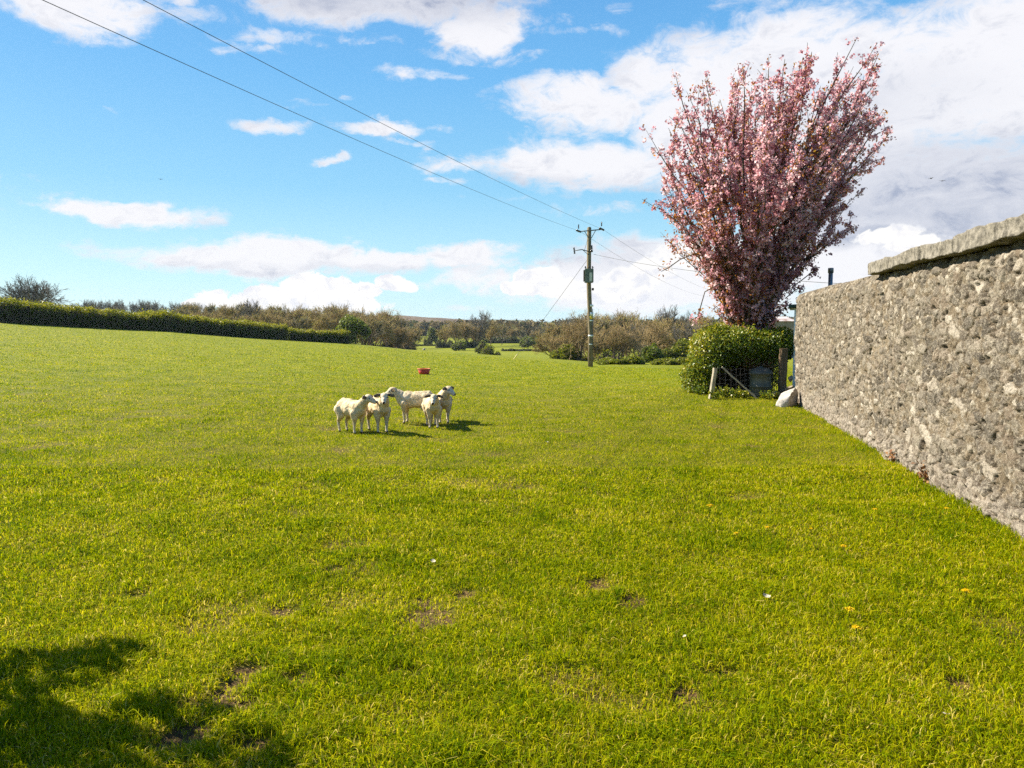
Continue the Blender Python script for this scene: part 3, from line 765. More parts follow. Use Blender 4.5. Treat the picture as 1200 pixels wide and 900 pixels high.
# clipped field hedges on the left
def long_hedge(name, label, pts, width, height, n, seed):
    """pts: list of (u, v of the foot, Y)"""
    rng = np.random.default_rng(seed)
    root = empty(name, (0, 0, 0)); tag(root, label, 'hedge')
    A = np.array([[at(u, v, Y).x, Y] for u, v, Y in pts]); seg = np.hypot(*np.diff(A, axis=0).T); cum = np.concatenate([[0], np.cumsum(seg)]); L = cum[-1]
    def pos(s, off):
        x = np.interp(s, cum, A[:, 0]); y = np.interp(s, cum, A[:, 1])
        e = .5; dx = np.interp(s + e, cum, A[:, 0]) - np.interp(s - e, cum, A[:, 0]); dy = np.interp(s + e, cum, A[:, 1]) - np.interp(s - e, cum, A[:, 1])
        l = np.hypot(dx, dy) + 1e-6
        return x - dy / l * off, y + dx / l * off
    def hh(s): return height * (1 + .28 * (fbm(np.stack([s, s * 0, s * 0], 1), .45, 5, seed) - .5) * 2)
    s = rng.uniform(-.25, L + .25, n); s[:n // 40] = rng.normal(size=n // 40) * .12; s[n // 40:n // 20] = L + rng.normal(size=n // 20 - n // 40) * .12; face = rng.random(n)
    off = np.where(face < .42, rng.uniform(-1, 1, n) * width / 2, np.where(rng.random(n) < .5, -1, 1) * width / 2) + rng.normal(size=n) * .09
    zt = np.where(face < .42, .98 + rng.normal(size=n) * .09, rng.random(n))
    x, y = pos(s, off); z = gz(x, y) + np.maximum(zt, .03) * hh(s)
    ends = np.arange(n) < n // 20; off = np.where(ends, rng.uniform(-.5, .5, n) * width, off); zt = np.where(ends, rng.random(n), zt); x, y = pos(np.clip(s, .3, L - .3), off); px, py = pos(np.full(n, .3), off); ax = np.array([A[1] - A[0], A[-1] - A[-2]]); ax /= np.hypot(*ax.T)[:, None]
    ex = np.where(s < .3, s - .3, np.where(s > L - .3, s - L + .3, 0)); e_ = np.where(s < .3, 0, 1); x = x + ax[e_, 0] * ex; y = y + ax[e_, 1] * ex; z = gz(x, y) + np.maximum(zt, .03) * hh(s)
    P = np.stack([x, y, z], 1); P += (np.stack([vnoise(P, 2.2, k) for k in (1, 2, 3)], 1) - .5) * .35
    V, q, li = leaves(rng, P, .15, .6, flat=(0, 0, .4))
    link('foliage', npmesh('foliage', V, q, {'tint': np.clip(rng.random(n) * .5 - .05 + .62 * ss((zt - .45) / .5), 0, 1)[li]}), M['hedge'], root)  # tint brightens towards the top: sunlit top and dim sides painted in
    # young shoots standing out of the clipped top
    ns = int(L * 14); s = rng.uniform(0, L, ns); x, y = pos(s, rng.uniform(-.45, .45, ns) * width); z = gz(x, y) + hh(s)
    ln = [([np.array([a, b, c - .25]), np.array([a + rng.normal() * .06, b + rng.normal() * .06, c + rng.uniform(.05, .5)])], [.012, .008]) for a, b, c in zip(x, y, z)]
    V, f = tubes(ln, 3, False); tag(link('shoots', npmesh('shoots', V, f), M['twig'], root), kind='stuff')
    # solid dark core, added to block light through the leaves
    ks = np.linspace(0, L, int(L / .5)); rows = []
    for o_, zz in ((-.42, -.2), (-.42, .80), (0, .93), (.42, .80), (.42, -.2)):
        x, y = pos(ks, np.full_like(ks, o_ * width) + (vnoise(np.stack([ks, ks * 0 + o_, ks * 0 + zz], 1), 1.6, 4) - .5) * .3); rows.append(np.stack([x, y, gz(x, y) + zz * hh(ks)], 1))
    V = np.concatenate(rows); m = len(ks); i = np.arange(4)[:, None] * m; j = np.arange(m - 1)[None]
    q = np.stack([i + j, i + j + 1, i + m + j + 1, i + m + j], -1).reshape(-1, 4)
    caps = [np.array([[r_ * m for r_ in range(5)]]), np.array([[r_ * m + m - 1 for r_ in range(5)][::-1]])]
    link('stems', npmesh('stems', V, [q] + caps), M['core'], root)
    return root


long_hedge('clipped_hedge', 'long clipped hedge with a sunlit yellow green top along the left field edge', [(-420, 376, 52), (0, 378, 61), (110, 383, 68), (200, 388.5, 76), (300, 396.5, 86), (331, 399, 89)], 1.5, 1.55, 60000, 5)
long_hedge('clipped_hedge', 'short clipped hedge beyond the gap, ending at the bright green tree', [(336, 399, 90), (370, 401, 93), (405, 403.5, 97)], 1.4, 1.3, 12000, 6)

# ------------------------------------------------------------------ cherry in blossom
def cherry():
    rng = np.random.default_rng(15)
    Y0 = 18.6; base = at(880, 381, Y0); bx = base.x; z0 = g1(bx, Y0)
    root = empty('cherry_tree', (bx, Y0, z0)); tag(root, 'upright cherry tree covered in pink blossom and bronze young leaves', 'tree')
    def loc(u, v, dy=0.0):
        p = at(u, v, Y0 + dy); return np.array([p.x - bx, dy, p.z - z0])
    thick, mid, thin = [], [], []; spots = []
    trunk = [np.array([0, 0, -.2]), np.array([.02, 0, .7]), np.array([-.02, .02, 1.5]), np.array([.0, 0, 2.1])]
    thick.append((trunk, [.25, .20, .19, .17]))
    tips = [(790, 88, -.4), (800, 120, .6), (822, 94, -.2), (843, 118, .9), (868, 74, -.6), (880, 100, .2), (905, 66, .3), (922, 68, -.8), (940, 84, .9), (958, 60, -.1), (975, 100, -1.0),
            (1011, 44, -.3), (996, 84, .6), (1034, 66, .2), (1024, 105, -.8), (1044, 134, .3), (1020, 150, .9), (764, 178, .2), (779, 150, -.9), (770, 216, -.5), (785, 190, 1.2), (1004, 232, -.4), (1000, 200, 1.0),
            (992, 258, .6), (975, 175, -1.5), (780, 240, .6), (810, 160, -1.7), (850, 150, -1.9), (900, 140, -2.1), (950, 150, -2.0), (985, 140, -1.5), (830, 210, -1.7), (960, 215, -1.7),
            (870, 130, 1.8), (930, 120, 2.0), (990, 170, 1.8), (820, 170, 1.9), (900, 110, -1.3), (855, 95, .9), (790, 262, -.6), (815, 250, -1.2), (965, 262, -1.1), (895, 190, -2.2), (1010, 180, -.3), (925, 180, -1.5), (870, 180, -1.4), (852, 130, -.5), (832, 150, .3), (890, 120, -.9), (945, 125, -.5), (965, 115, .6), (912, 105, 1.1), (860, 200, -1.9), (940, 205, -2.0), (905, 215, -2.1), (980, 205, -1.0), (805, 205, -.8), (800, 175, -1.3), (1015, 120, .1), (988, 118, -.9), (880, 150, -1.6), (840, 180, -1.6),
            (835, 262, -1.5), (868, 262, -1.7), (905, 262, -1.7), (940, 270, -1.2), (850, 300, -1.0), (922, 318, -.7), (880, 300, -1.3), (826, 282, -.3)]
    def twig(p, d, L, r, lev):
        n = 4; pts = [p]; dd = d / np.linalg.norm(d)
        for i in range(1, n):
            dd = dd + rng.normal(size=3) * .13 + np.array([0, 0, .10]); dd /= np.linalg.norm(dd); pts.append(pts[-1] + dd * L / (n - 1))
        thin.append((pts, [r, r * .8, r * .65, r * .5]))
        for i in range(int(L / .064)):
            f = rng.uniform(.05, 1.0) * (n - 1); i0 = min(int(f), n - 2); spots.append(pts[i0] * (1 - f + i0) + pts[i0 + 1] * (f - i0))
        if lev < 1:
            for c in range(int(L * 1.6)):
                f = rng.uniform(.3, 1) * (n - 1); i0 = min(int(f), n - 2); q = pts[i0] * (1 - f + i0) + pts[i0 + 1] * (f - i0)
                sd = rng.normal(size=3); sd /= np.linalg.norm(sd); twig(q, dd * .9 + sd * .7, rng.uniform(.18, .45), r * .6, lev + 1)
    def along(pts, f):
        f *= len(pts) - 1; i0 = min(int(f), len(pts) - 2); return pts[i0] * (1 - f + i0) + pts[i0 + 1] * (f - i0), pts[i0 + 1] - pts[i0]

    def shoot(start, tip, r0, bare, lev):
        n = 11; pts = []; d = tip - start; L = np.linalg.norm(d); out = np.array([d[0], d[1], 0]); ph = rng.uniform(0, 6.28, 4); ex = rng.uniform(1.12, 1.32)
        for i in range(n):
            t = i / (n - 1)
            p = start + out * (t ** ex) + np.array([0, 0, d[2] * t])
            p = p + (np.array([math.sin(t * 5 + ph[0]), math.cos(t * 4 + ph[1]), 0]) * .065 + np.array([math.sin(t * 11 + ph[2]), math.cos(t * 10 + ph[3]), 0]) * .045) * (4 * t * (1 - t) if t < .5 else 1 - .4 * (t - .5)) * min(1, L / 2.5)
            pts.append(p)
        pts[0] = start - out * .02
        mid.append((pts, [r0 * (1 - .90 * i / (n - 1)) for i in range(n)]))
        clump = rng.uniform(0, 6.28)
        for i in range(int(L * 17)):
            f = rng.uniform(bare, 1) if rng.random() < .88 else rng.uniform(.05, .4)
            if math.sin(f * L * 5.5 + clump) < -.35 and rng.random() < .7: continue      # blossom comes in bunches along the shoot
            spots.append(along(pts, f)[0] + rng.normal(size=3) * .075)
        for c in range(int(L * 2.4) + 2):
            f = rng.uniform(.16, .97); q, ax = along(pts, f); ax = ax / np.linalg.norm(ax); sd = rng.normal(size=3); sd -= sd.dot(ax) * ax; sd /= np.linalg.norm(sd)
            twig(q, ax + sd * rng.uniform(.4, 1.0), rng.uniform(.30, .95) * (1.15 - .6 * f), .008, 0)
        if lev == 0 and L > 2.2:
            for c in range(2 if rng.random() < .6 else 1):
                f = rng.uniform(.30, .62); q, ax = along(pts, f)
                e = tip + rng.normal(size=3) * np.array([.22, .32, .22]) - np.array([0, 0, rng.uniform(.0, .6)])
                shoot(q, e, r0 * .55, .2, 1)
    for k_, (u, v, dy) in enumerate(tips):
        if k_ >= 44 and rng.random() < .64: continue
        tip = loc(u, v, dy); tip[:2] *= .95; start = np.array([rng.uniform(-.22, .22), rng.uniform(-.22, .22), rng.uniform(.7, 1.6)])
        L = np.linalg.norm(tip - start); shoot(start, tip, .020 + .0060 * L, .28, 0)
    # two loose sprigs hanging out on the left, one on the right
    for pl, k in (([(850, 318), (834, 305), (815, 297), (797, 304), (783, 314), (775, 318)], 10), ([(856, 326), (840, 334), (826, 342), (822, 356), (819, 366), (817, 374)], 26), ([(930, 335), (940, 328), (950, 320), (958, 318)], 16), ([(920, 350), (932, 340), (940, 336)], 14), ([(860, 300), (842, 288), (822, 270), (806, 258), (800, 250)], 30)):
        pts = [loc(u, v, -.5) for u, v in pl]; thin.append((pts, [.012] * (len(pts) - 1) + [.006]))
        for i in range(k): spots.append(pts[-1] + (pts[-2] - pts[-1]) * rng.random() * (1.0 if k != 30 else 3) + rng.normal(size=3) * .07)
    # short shoots round the fork and the trunk
    for i in range(300):
        a = rng.uniform(0, 6.28); z = rng.uniform(1.2, 3.3); p = np.array([math.cos(a) * (.30 + .10 * (z - 1)), math.sin(a) * (.30 + .10 * (z - 1)), z])
        twig(p, np.array([math.cos(a), math.sin(a), .8]), rng.uniform(.2, .65) , .008, 1)
    V, f = tubes(thick, 9, True); link('trunk', npmesh('trunk', V, f), M['bark'], root, True)
    V, f = tubes(mid, 6, True); lb = link('limbs', npmesh('limbs', V, f), M['bark'], root, True)
    V, f = tubes(thin, 4, False); link('twigs', npmesh('twigs', V, f), M['bark'], lb)
    S = np.array(spots); n = len(S)
    low = np.clip((4.9 - S[:, 2]) / 2.6, 0, 1); lft = np.clip(-S[:, 0] / 2.0 + .25, 0, 1)
    pn = vnoise(S, 1.3, 6)
    isleaf = rng.random(n) < .22 + .46 * low * (.55 + .45 * lft) + .9 * (pn - .5)
    pk = S[~isleaf]; pk = pk[rng.random(len(pk)) < .74]
    m = np.repeat(np.arange(len(pk)), 8); c = pk[m] + rng.normal(size=(len(m), 3)) * .033 + np.array([0, 0, -.02])
    V, q, li = leaves(rng, c, .062, .85, fold=.4)
    tp = np.clip(.62 * rng.random(len(pk))[m] + .36 * rng.random(len(m)) + .3 * (vnoise(pk, .9, 8)[m] - .5), 0, 1)
    pm = leafmat('blossom', [(0, (.33, .105, .135)), (.35, (.60, .285, .325)), (.65, (.79, .51, .535)), (1, (.92, .80, .80))], trans=.55, rough=.6)
    link('blossom', npmesh('blossom', V, q, {'tint': tp[li]}), pm, root)
    lf = np.concatenate([S[isleaf], S[isleaf], S[rng.integers(0, n, int(n * .35))]]); c = lf + rng.normal(size=lf.shape) * .045
    V, q, li = leaves(rng, c, .072, .5)
    lm = leafmat('bronze_leaves', [(0, (.15, .045, .010)), (.4, (.32, .115, .016)), (.75, (.48, .20, .020)), (1, (.46, .30, .03))], trans=.5, rough=.45)
    link('leaves', npmesh('leaves', V, q, {'tint': np.clip(rng.random(len(lf)) * .8 + .25 * (vnoise(lf, .8, 3)), 0, 1)[li]}), lm, root)


cherry()

# ------------------------------------------------------------------ ivy hedge by the wall
def ivy_hedge():
    rng = np.random.default_rng(31); Y0 = 18.15; x0 = (868 - CU) / F * Y0
    root = empty('ivy_hedge', (x0, Y0, g1(x0, Y0))); tag(root, 'rounded leafy green hedge under the cherry tree beside the wall', 'hedge')
    def X(u, Y=Y0): return (u - CU) / F * Y - x0
    ells = [(X(828), -.1, .98, .52, .75, .62), (X(846), .0, 1.12, .62, .8, .52), (X(870), .0, 1.12, .62, .8, .50), (X(893), .0, 1.10, .6, .75, .48), (X(913), .05, 1.18, .42, .7, .42), (X(822), .0, .50, .36, .55, .52),
            (X(813), .05, .40, .24, .5, .40), (X(840), .55, .5, .5, .4, .55), (X(870), .75, .5, .6, .35, .6), (X(900), .75, .55, .6, .35, .6)]
    P, _ = volume_points(rng, 52000, ells, .02, .45)
    hol = (P[:, 1] < -.05 + .5) & (P[:, 2] < .80 - .25 * ((P[:, 0] - X(870)) / X(912)) ** 2 + .1 * rng.normal(size=len(P))) & (P[:, 0] > X(834)) & (P[:, 0] < X(912)); P = P[~hol]
    out = P[(P[:, 2] > 1.2) | (P[:, 0] < X(822))]; st = out[rng.integers(0, len(out), 110)]; sp_ = []
    for a_ in st:
        d_ = (a_ - np.array([X(868), .2, .8])) * np.array([.35, .5, .6]) + rng.normal(size=3) * .25 + np.array([0, 0, .25]); d_ /= np.linalg.norm(d_); Ls = rng.uniform(.08, .30)
        sp_.append(a_ + d_ * np.linspace(0, Ls, 9)[:, None] + rng.normal(size=(9, 3)) * .016)
    P = np.vstack([P] + sp_)
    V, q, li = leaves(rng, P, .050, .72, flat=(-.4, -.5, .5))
    link('foliage', npmesh('foliage', V, q, {'tint': np.clip(rng.random(len(P)) * .7 + .12 + .3 * np.clip((P[:, 2] - .9) / .8, 0, 1) + .25 * np.clip((-P[:, 0] - .7) / .4, 0, 1), 0, 1)[li]}), M['ivy'], root)  # top and left leaves tinted brighter, sunlight put into the colour
    bm = bmesh.new()
    for e in ells:
        r = bmesh.ops.create_icosphere(bm, subdivisions=2, radius=1)
        for v in r['verts']:
            v.co = Vector((e[0] + v.co.x * e[3] * .66, e[1] + v.co.y * e[4] * .66, max(e[2] + v.co.z * e[5] * .66, 0))); v.co.y = max(v.co.y, .42) if v.co.z < .72 and v.co.x > X(834) else v.co.y; v.co += mnoise.noise_vector(v.co * 5) * .06
    link('stems', bmesh_to('stems', bm), M['core'], root)  # solid dark lumps added behind the leaves to close the gaps
    # thin bare stems showing in the hollow, and a few dead leaves
    ln = []
    for i in range(46):
        u = rng.uniform(838, 905); a = np.array([X(u), rng.uniform(-.25, .35), 0]); b = a + np.array([rng.normal() * .18, rng.normal() * .1, rng.uniform(.6, .95)]); c = (a + b) / 2 + rng.normal(size=3) * .06
        ln.append(([a, c, b], [.012, .010, .007]))
    V, f = tubes(ln, 4, False); link('bare_stems', npmesh('bare_stems', V, f), M['core'], root)
    D = np.stack([rng.uniform(X(866), X(902), 700), rng.uniform(-.5, .1, 700), rng.uniform(.62, .86, 700)], 1)
    V, q, li = leaves(rng, D, .06, .6); dm = leafmat('dead_leaves', [(0, (.12, .065, .03)), (1, (.28, .17, .09))], .2)
    link('dead_leaves', npmesh('dead_leaves', V, q, {'tint': rng.random(700)[li]}), dm, root)


ivy_hedge()

def stick(bm, a, b, w, t, seed=0, segs=8):
    a, b = Vector(a), Vector(b); d = (b - a); L = d.length; q = d.to_track_quat('Z', 'Y')
    ring = None
    for i in range(segs + 1):
        f = i / segs; c = a.lerp(b, f) + mnoise.noise_vector(Vector((f * 4, seed, 0))) * w * .15
        k = 1 + .12 * mnoise.noise(Vector((f * 7, seed + 3, 1)))
        vs = [bm.verts.new(c + q @ Vector((sx * w / 2 * k, sy * t / 2 * k, 0))) for sx, sy in ((-1, -.8), (-.8, -1), (.8, -1), (1, -.8), (1, .8), (.8, 1), (-.8, 1), (-1, .8))]
        if ring:
            for j in range(8): bm.faces.new((ring[j], ring[(j + 1) % 8], vs[(j + 1) % 8], vs[j]))
        else: bm.faces.new(vs[::-1])
        ring = vs
    bm.faces.new(ring)


M['weathered'] = noisy('weathered_wood', (.26, .22, .155), (.46, .40, .29), 6, .85, .6, 40, .15, 0, (6, 6, .6))
M['old_post'] = noisy('old_post', (.10, .066, .038), (.19, .13, .075), 6, .9, .7, 30, .1, 0, (5, 5, .6))
p = on_ground(831, 467); bm = bmesh.new(); top = at(838, 431, p.y + .02)
stick(bm, (0, 0, -.25), (top.x - p.x, .02, top.z - p.z), .085, .08, 1)
o = link('fence_post', bmesh_to('fence_post', bm), M['weathered']); o.location = p; tag(o, 'short leaning pale fence post at the left of the ivy hedge hollow', 'post')
p = on_ground(890, 467.5); bm = bmesh.new(); e = at(846, 430, p.y + .18)
stick(bm, (0, 0, -.04), (e.x - p.x, .18, e.z - p.z), .10, .035, 2, 10)
o = link('timber_plank', bmesh_to('timber_plank', bm), M['weathered']); o.location = p; tag(o, 'long pale timber leaning slantwise in front of the ivy hedge', 'plank')
p = on_ground(918, 463); p = Vector(((918 - CU) / F * 17.2, 17.2, 0)); bm = bmesh.new(); stick(bm, (0, 0, -.2), (0, 0, 1.10), .16, .14, 3, 10)
o = link('gate_post', bmesh_to('gate_post', bm), M['old_post']); o.location = (p.x, p.y, g1(p.x, p.y)); tag(o, 'thick dark brown wooden post between the hedge and the wall end', 'post')

# sheep netting between post and wall
def netting():
    a = on_ground(835, 466); b = Vector(((912 - CU) / F * 17.15, 17.15, 0)); ln = []
    for i in range(6):
        h = .10 + i * .115
        ln.append(([np.array([a.x + (b.x - a.x) * t, a.y + .03 + (b.y - a.y) * t, h - .05 * math.sin(t * math.pi) + .022 * math.sin(t * 23 + i * 2.1)]) for t in np.linspace(0, 1, 14)], [.0017] * 14))
    for k in range(13):
        t = (k + .5) / 13; x = a.x + (b.x - a.x) * t + .015 * math.sin(k * 5); y = a.y + .03 + (b.y - a.y) * t; dz = -.05 * math.sin(t * math.pi)
        ln.append(([np.array([x, y, .06 + dz]), np.array([x + .01, y, .38 + dz]), np.array([x, y, .69 + dz])], [.0014] * 3))
    V, f = tubes(ln, 4, False); m = noisy('rusty_wire', (.10, .095, .09), (.18, .17, .16), 8, .6, 0, 40, .4, .5)
    o = link('wire_netting', npmesh('wire_netting', V, f), m); tag(o, 'square mesh wire netting sagging across the hollow of the ivy hedge', 'netting')


netting()

# compost bin
def compost_bin():
    p = Vector(((892 - CU) / F * 17.35, 17.35, 0)); z = g1(p.x, p.y); r = .245
    root = empty('compost_bin', (p.x, p.y, z), .2); tag(root, 'grey green plastic compost bin with a domed lid under the ivy hedge', 'compost bin')
    def lathe(name, prof, mat, n=28):
        ang = np.linspace(0, 2 * math.pi, n, endpoint=False)
        V = np.concatenate([np.stack([np.cos(ang) * a, np.sin(ang) * a, np.full(n, h)], 1) for a, h in prof])
        i = np.arange(len(prof) - 1)[:, None] * n; j = np.arange(n)[None]; k = (j + 1) % n
        q = np.stack([i + j, i + k, i + n + k, i + n + j], -1).reshape(-1, 4)
        return link(name, npmesh(name, V, [q, np.arange(n)[::-1][None], ((len(prof) - 1) * n + np.arange(n))[None]]), mat, root, True)
    m = noisy('bin_plastic', (.085, .086, .058), (.125, .125, .088), 5, .55, .15, 30, .4)
    m2 = noisy('lid_plastic', (.06, .06, .048), (.095, .095, .078), 5, .5, .15, 30, .4)
    lathe('bin_body', [(r * 1.0, 0), (r * 1.0, .02), (r * .98, .2), (r * 1.02, .205), (r * 1.02, .225), (r * .97, .23), (r * .93, .46), (r * .96, .465), (r * .96, .49)], m)
    lathe('lid', [(r * 1.08, .485), (r * 1.10, .49), (r * 1.10, .525), (r * 1.0, .56), (r * .72, .61), (r * .35, .64), (r * .16, .645), (r * .14, .665), (.01, .668)], m2)


compost_bin()

# stones at the wall end
def boulder(name, label, loc, size, rot, mat, seed, group=None, cat='stone', sub=4, sharp=.25):
    bm = bmesh.new(); bmesh.ops.create_icosphere(bm, subdivisions=sub, radius=1)
    rg = random.Random(seed); planes = [(Vector((rg.gauss(0, 1), rg.gauss(0, 1), rg.gauss(0, 1))).normalized(), rg.uniform(.42, .74)) for _ in range(11)]
    for v in bm.verts:
        c = v.co.copy()
        for nrm, d in planes:
            k = c.dot(nrm)
            if k > d: c -= nrm * (k - d)
        c += mnoise.noise_vector(c * 2.5 + Vector((seed, 0, 0))) * .06 + mnoise.noise_vector(c * 7 + Vector((seed, 0, 0))) * .04
        v.co = Vector((c.x * size[0], c.y * size[1], c.z * size[2]))
    o = link(name, bmesh_to(name, bm), mat, None, True); o.location = loc; o.rotation_euler = rot
    return tag(o, label, cat, group)


M['pale_stone'] = noisy('pale_stone', (.30, .27, .235), (.50, .46, .41), 7, .85, .8, 25, .15)
M['brown_stone'] = noisy('brown_stone', (.19, .15, .105), (.33, .27, .20), 7, .9, .8, 25, .1)
p = on_ground(922, 475); boulder('boulder', 'big white boulder lying on the grass at the far end of the wall', (p.x - .02, p.y - .1, p.z + .11), (.36, .27, .26), (.1, -.35, .9), M['pale_stone'], 3)
p = on_ground(941, 474); boulder('rubble_stone', 'dark brown stone behind the white boulder against the wall foot', (p.x - .08, p.y + .12, p.z + .05), (.15, .13, .12), (.2, 0, .6), M['brown_stone'], 8)
for i, (u, Y, h, s, lb) in enumerate([(911, 16.9, .10, .15, 'sandy lump of rubble left of the brown gate post'), (920, 16.7, .06, .12, 'small rubble stone at the foot of the brown gate post'), (926, 16.9, .22, .13, 'rubble stone stacked right of the brown gate post'), (926, 16.85, .06, .14, 'lowest rubble stone in the gap by the wall end'), (927, 17.1, .42, .11, 'topmost rubble stone in the gap by the wall end')]):
    x = (u - CU) / F * Y; boulder('rubble_stone', lb, (x, Y, g1(x, Y) + h), (s, s * .8, s * .62), (0, .2 * i, i), M['brown_stone'], 20 + i, None, 'stone', 3)

# weeds along the foot of the hedge
def weed(seed, n, h, label, loc, rz, mat='ivy', name='weed_clump', size=.055, cat='weed'):
    rng = np.random.default_rng(seed); root = empty(name, loc, rz); tag(root, label, cat, None)
    ln, C = [], []
    for i in range(n):
        a = rng.uniform(0, 6.28); L = h * rng.uniform(.5, 1); d = np.array([math.cos(a) * .55, math.sin(a) * .55, 1]) * L
        b = np.array([math.cos(a), math.sin(a), 0]) * rng.uniform(0, .05)
        pts = [b, b + d * .5, b + d + np.array([0, 0, -.02])]; ln.append((pts, [.005, .004, .003]))
        for k in range(9): t = rng.uniform(.25, 1.05); C.append(b + d * t + rng.normal(size=3) * .035)
    V, f = tubes(ln, 4, False); link('stems', npmesh('stems', V, f), M['green'] if mat != 'bracken' else M['bracken'], root)
    C = np.array(C); V, q, li = leaves(rng, C, size, .6, flat=(0, 0, .8)); link('foliage', npmesh('foliage', V, q, {'tint': (rng.random(len(C)) * .6 + .4)[li]}), M[mat], root)
    return root


M['bracken'] = leafmat('dry_dock', [(0, (.10, .035, .012)), (.5, (.22, .085, .025)), (1, (.33, .17, .06))], .15)
for i, (u, v, h, lb) in enumerate([(838, 468, .22, 'leafy green weed at the foot of the leaning fence post'), (852, 466, .18, 'green weed under the upper end of the slanting timber'), (864, 466, .17, 'green weed below the middle of the slanting timber'), (874, 466.5, .14, 'low green weed beside the lower end of the timber'), (905, 467, .20, 'green weed between the compost bin and the white boulder'), (898, 468, .15, 'small weed just in front of the compost bin'), (820, 463, .24, 'leafy weed at the left foot of the ivy hedge'), (810, 458, .25, 'yellowish weed at the outer left corner of the ivy hedge')]):
    weed(100 + i, 16, h, lb, on_ground(u, v), i * .7)
for i, (u, v, h, lb) in enumerate([(1054, 543, .16, 'dry rusty dock clump at the wall foot, the farther one'), (1098, 570, .22, 'dry rusty dock clump at the wall foot, the nearer one')]):
    p = on_ground(u, v); weed(130 + i, 14, h, lb, p + Vector((WN.x, WN.y, 0)) * .02, i, 'bracken', 'dock_clump', .04)

# shed behind the wall
def shed():
    Y = 17.6; x = (929.5 - CU) / F * Y; zt = at(930, 361, Y).z
    SR = -R(20.5); root = empty('garden_shed', (x, Y, 0), SR); tag(root, 'white shed with a green roof edge and tall metal flue behind the wall', 'shed')
    m = noisy('white_boards', (.66, .66, .63), (.80, .80, .77), 3, .6, .2, 20)
    def box(bm, a, b):
        r = bmesh.ops.create_cube(bm, size=1.0)
        for v in r['verts']: v.co = Vector([a[k] + (b[k] - a[k]) * (v.co[k] + .5) for k in range(3)])
    bm = bmesh.new(); box(bm, (.03, .03, -.3), (3.2, 3.0, zt)); link('wall_boards', bmesh_to('wall_boards', bm), m, root)
    bm = bmesh.new(); box(bm, (0, 0, -.3), (.09, .09, zt - .003)); link('corner_trim', bmesh_to('corner_trim', bm), m, root)
    bm = bmesh.new(); box(bm, (-.13, -.16, zt + .003), (3.4, 3.15, zt + .075))
    for v in bm.verts: v.co.z += max(0, v.co.x) * .05
    bmesh.ops.bevel(bm, geom=bm.edges[:], offset=.008, segments=1, affect='EDGES')
    gm = noisy('green_felt', (.018, .045, .035), (.035, .07, .055), 8, .7, .3, 40)
    link('roof', bmesh_to('roof', bm), gm, root)
    wx_ = (970.5 - CU) / F * 18.6; q = Matrix.Rotation(-SR, 3, 'Z') @ Vector((wx_ - x, 18.6 - Y, 0)); fx, fy = q.x, q.y; fz = at(970, 314, 18.6).z
    fm = noisy('flue_metal', (.17, .18, .20), (.26, .27, .29), 5, .45, 0, 40, .5, .6)
    V, f = tubes([([np.array([fx, fy, zt - .05]), np.array([fx, fy, fz - .1])], [.052, .052])], 14); fl = link('flue', npmesh('flue', V, f), fm, root, False)
    V, f = tubes([([np.array([fx, fy, fz - .12]), np.array([fx, fy, fz - .118]), np.array([fx, fy, fz - .02]), np.array([fx, fy, fz])], [.056, .066, .066, .060])], 14)
    link('flue_cap', npmesh('flue_cap', V, f), fm, fl)


shed()

# far low building between the cherry and the wall
def barn():
    Y = 95.0; x = (913 - CU) / F * Y; z = g1(x, Y)
    root = empty('barn', (x, Y, z)); tag(root, 'low far building with a brown and white roof between cherry trunk and wall', 'building')
    top = at(913, 371, Y).z - z; ev = at(913, 376.5, Y).z - z; w = 1.9; L = 3.4
    bm = bmesh.new()
    vs = [bm.verts.new(c) for c in ((-w, 0, 0), (w, 0, 0), (w, L, 0), (-w, L, 0), (-w, 0, ev), (w, 0, ev), (w, L, ev), (-w, L, ev))]
    for f in ((0, 1, 5, 4), (1, 2, 6, 5), (2, 3, 7, 6), (3, 0, 4, 7), (4, 5, 6, 7)): bm.faces.new([vs[k] for k in f])
    link('walls', bmesh_to('walls', bm), noisy('barn_wall', (.20, .15, .11), (.30, .24, .18), 2, .9), root)
    bm = bmesh.new(); r = [(-w - .2, -.2, ev), (w + .2, -.2, ev), (w - .5, L / 2, top), (-w + .7, L / 2, top), (w + .2, L + .2, ev), (-w - .2, L + .2, ev)]
    vs = [bm.verts.new((a, b, c + .02)) for a, b, c in r]
    for f in ((0, 1, 2, 3), (3, 2, 4, 5), (0, 3, 5), (1, 4, 2)): bm.faces.new([vs[k] for k in f])
    link('roof', bmesh_to('roof', bm), noisy('barn_roof', (.22, .12, .09), (.62, .58, .55), .9, .8), root)


barn()

# ------------------------------------------------------------------ power pole
POLE_Y = 46.5; POLE_X = (692 - CU) / F * POLE_Y; POLE_Z = g1(POLE_X, POLE_Y)
def PP(u, v, dy=0.0): return at(u, v, POLE_Y + dy)


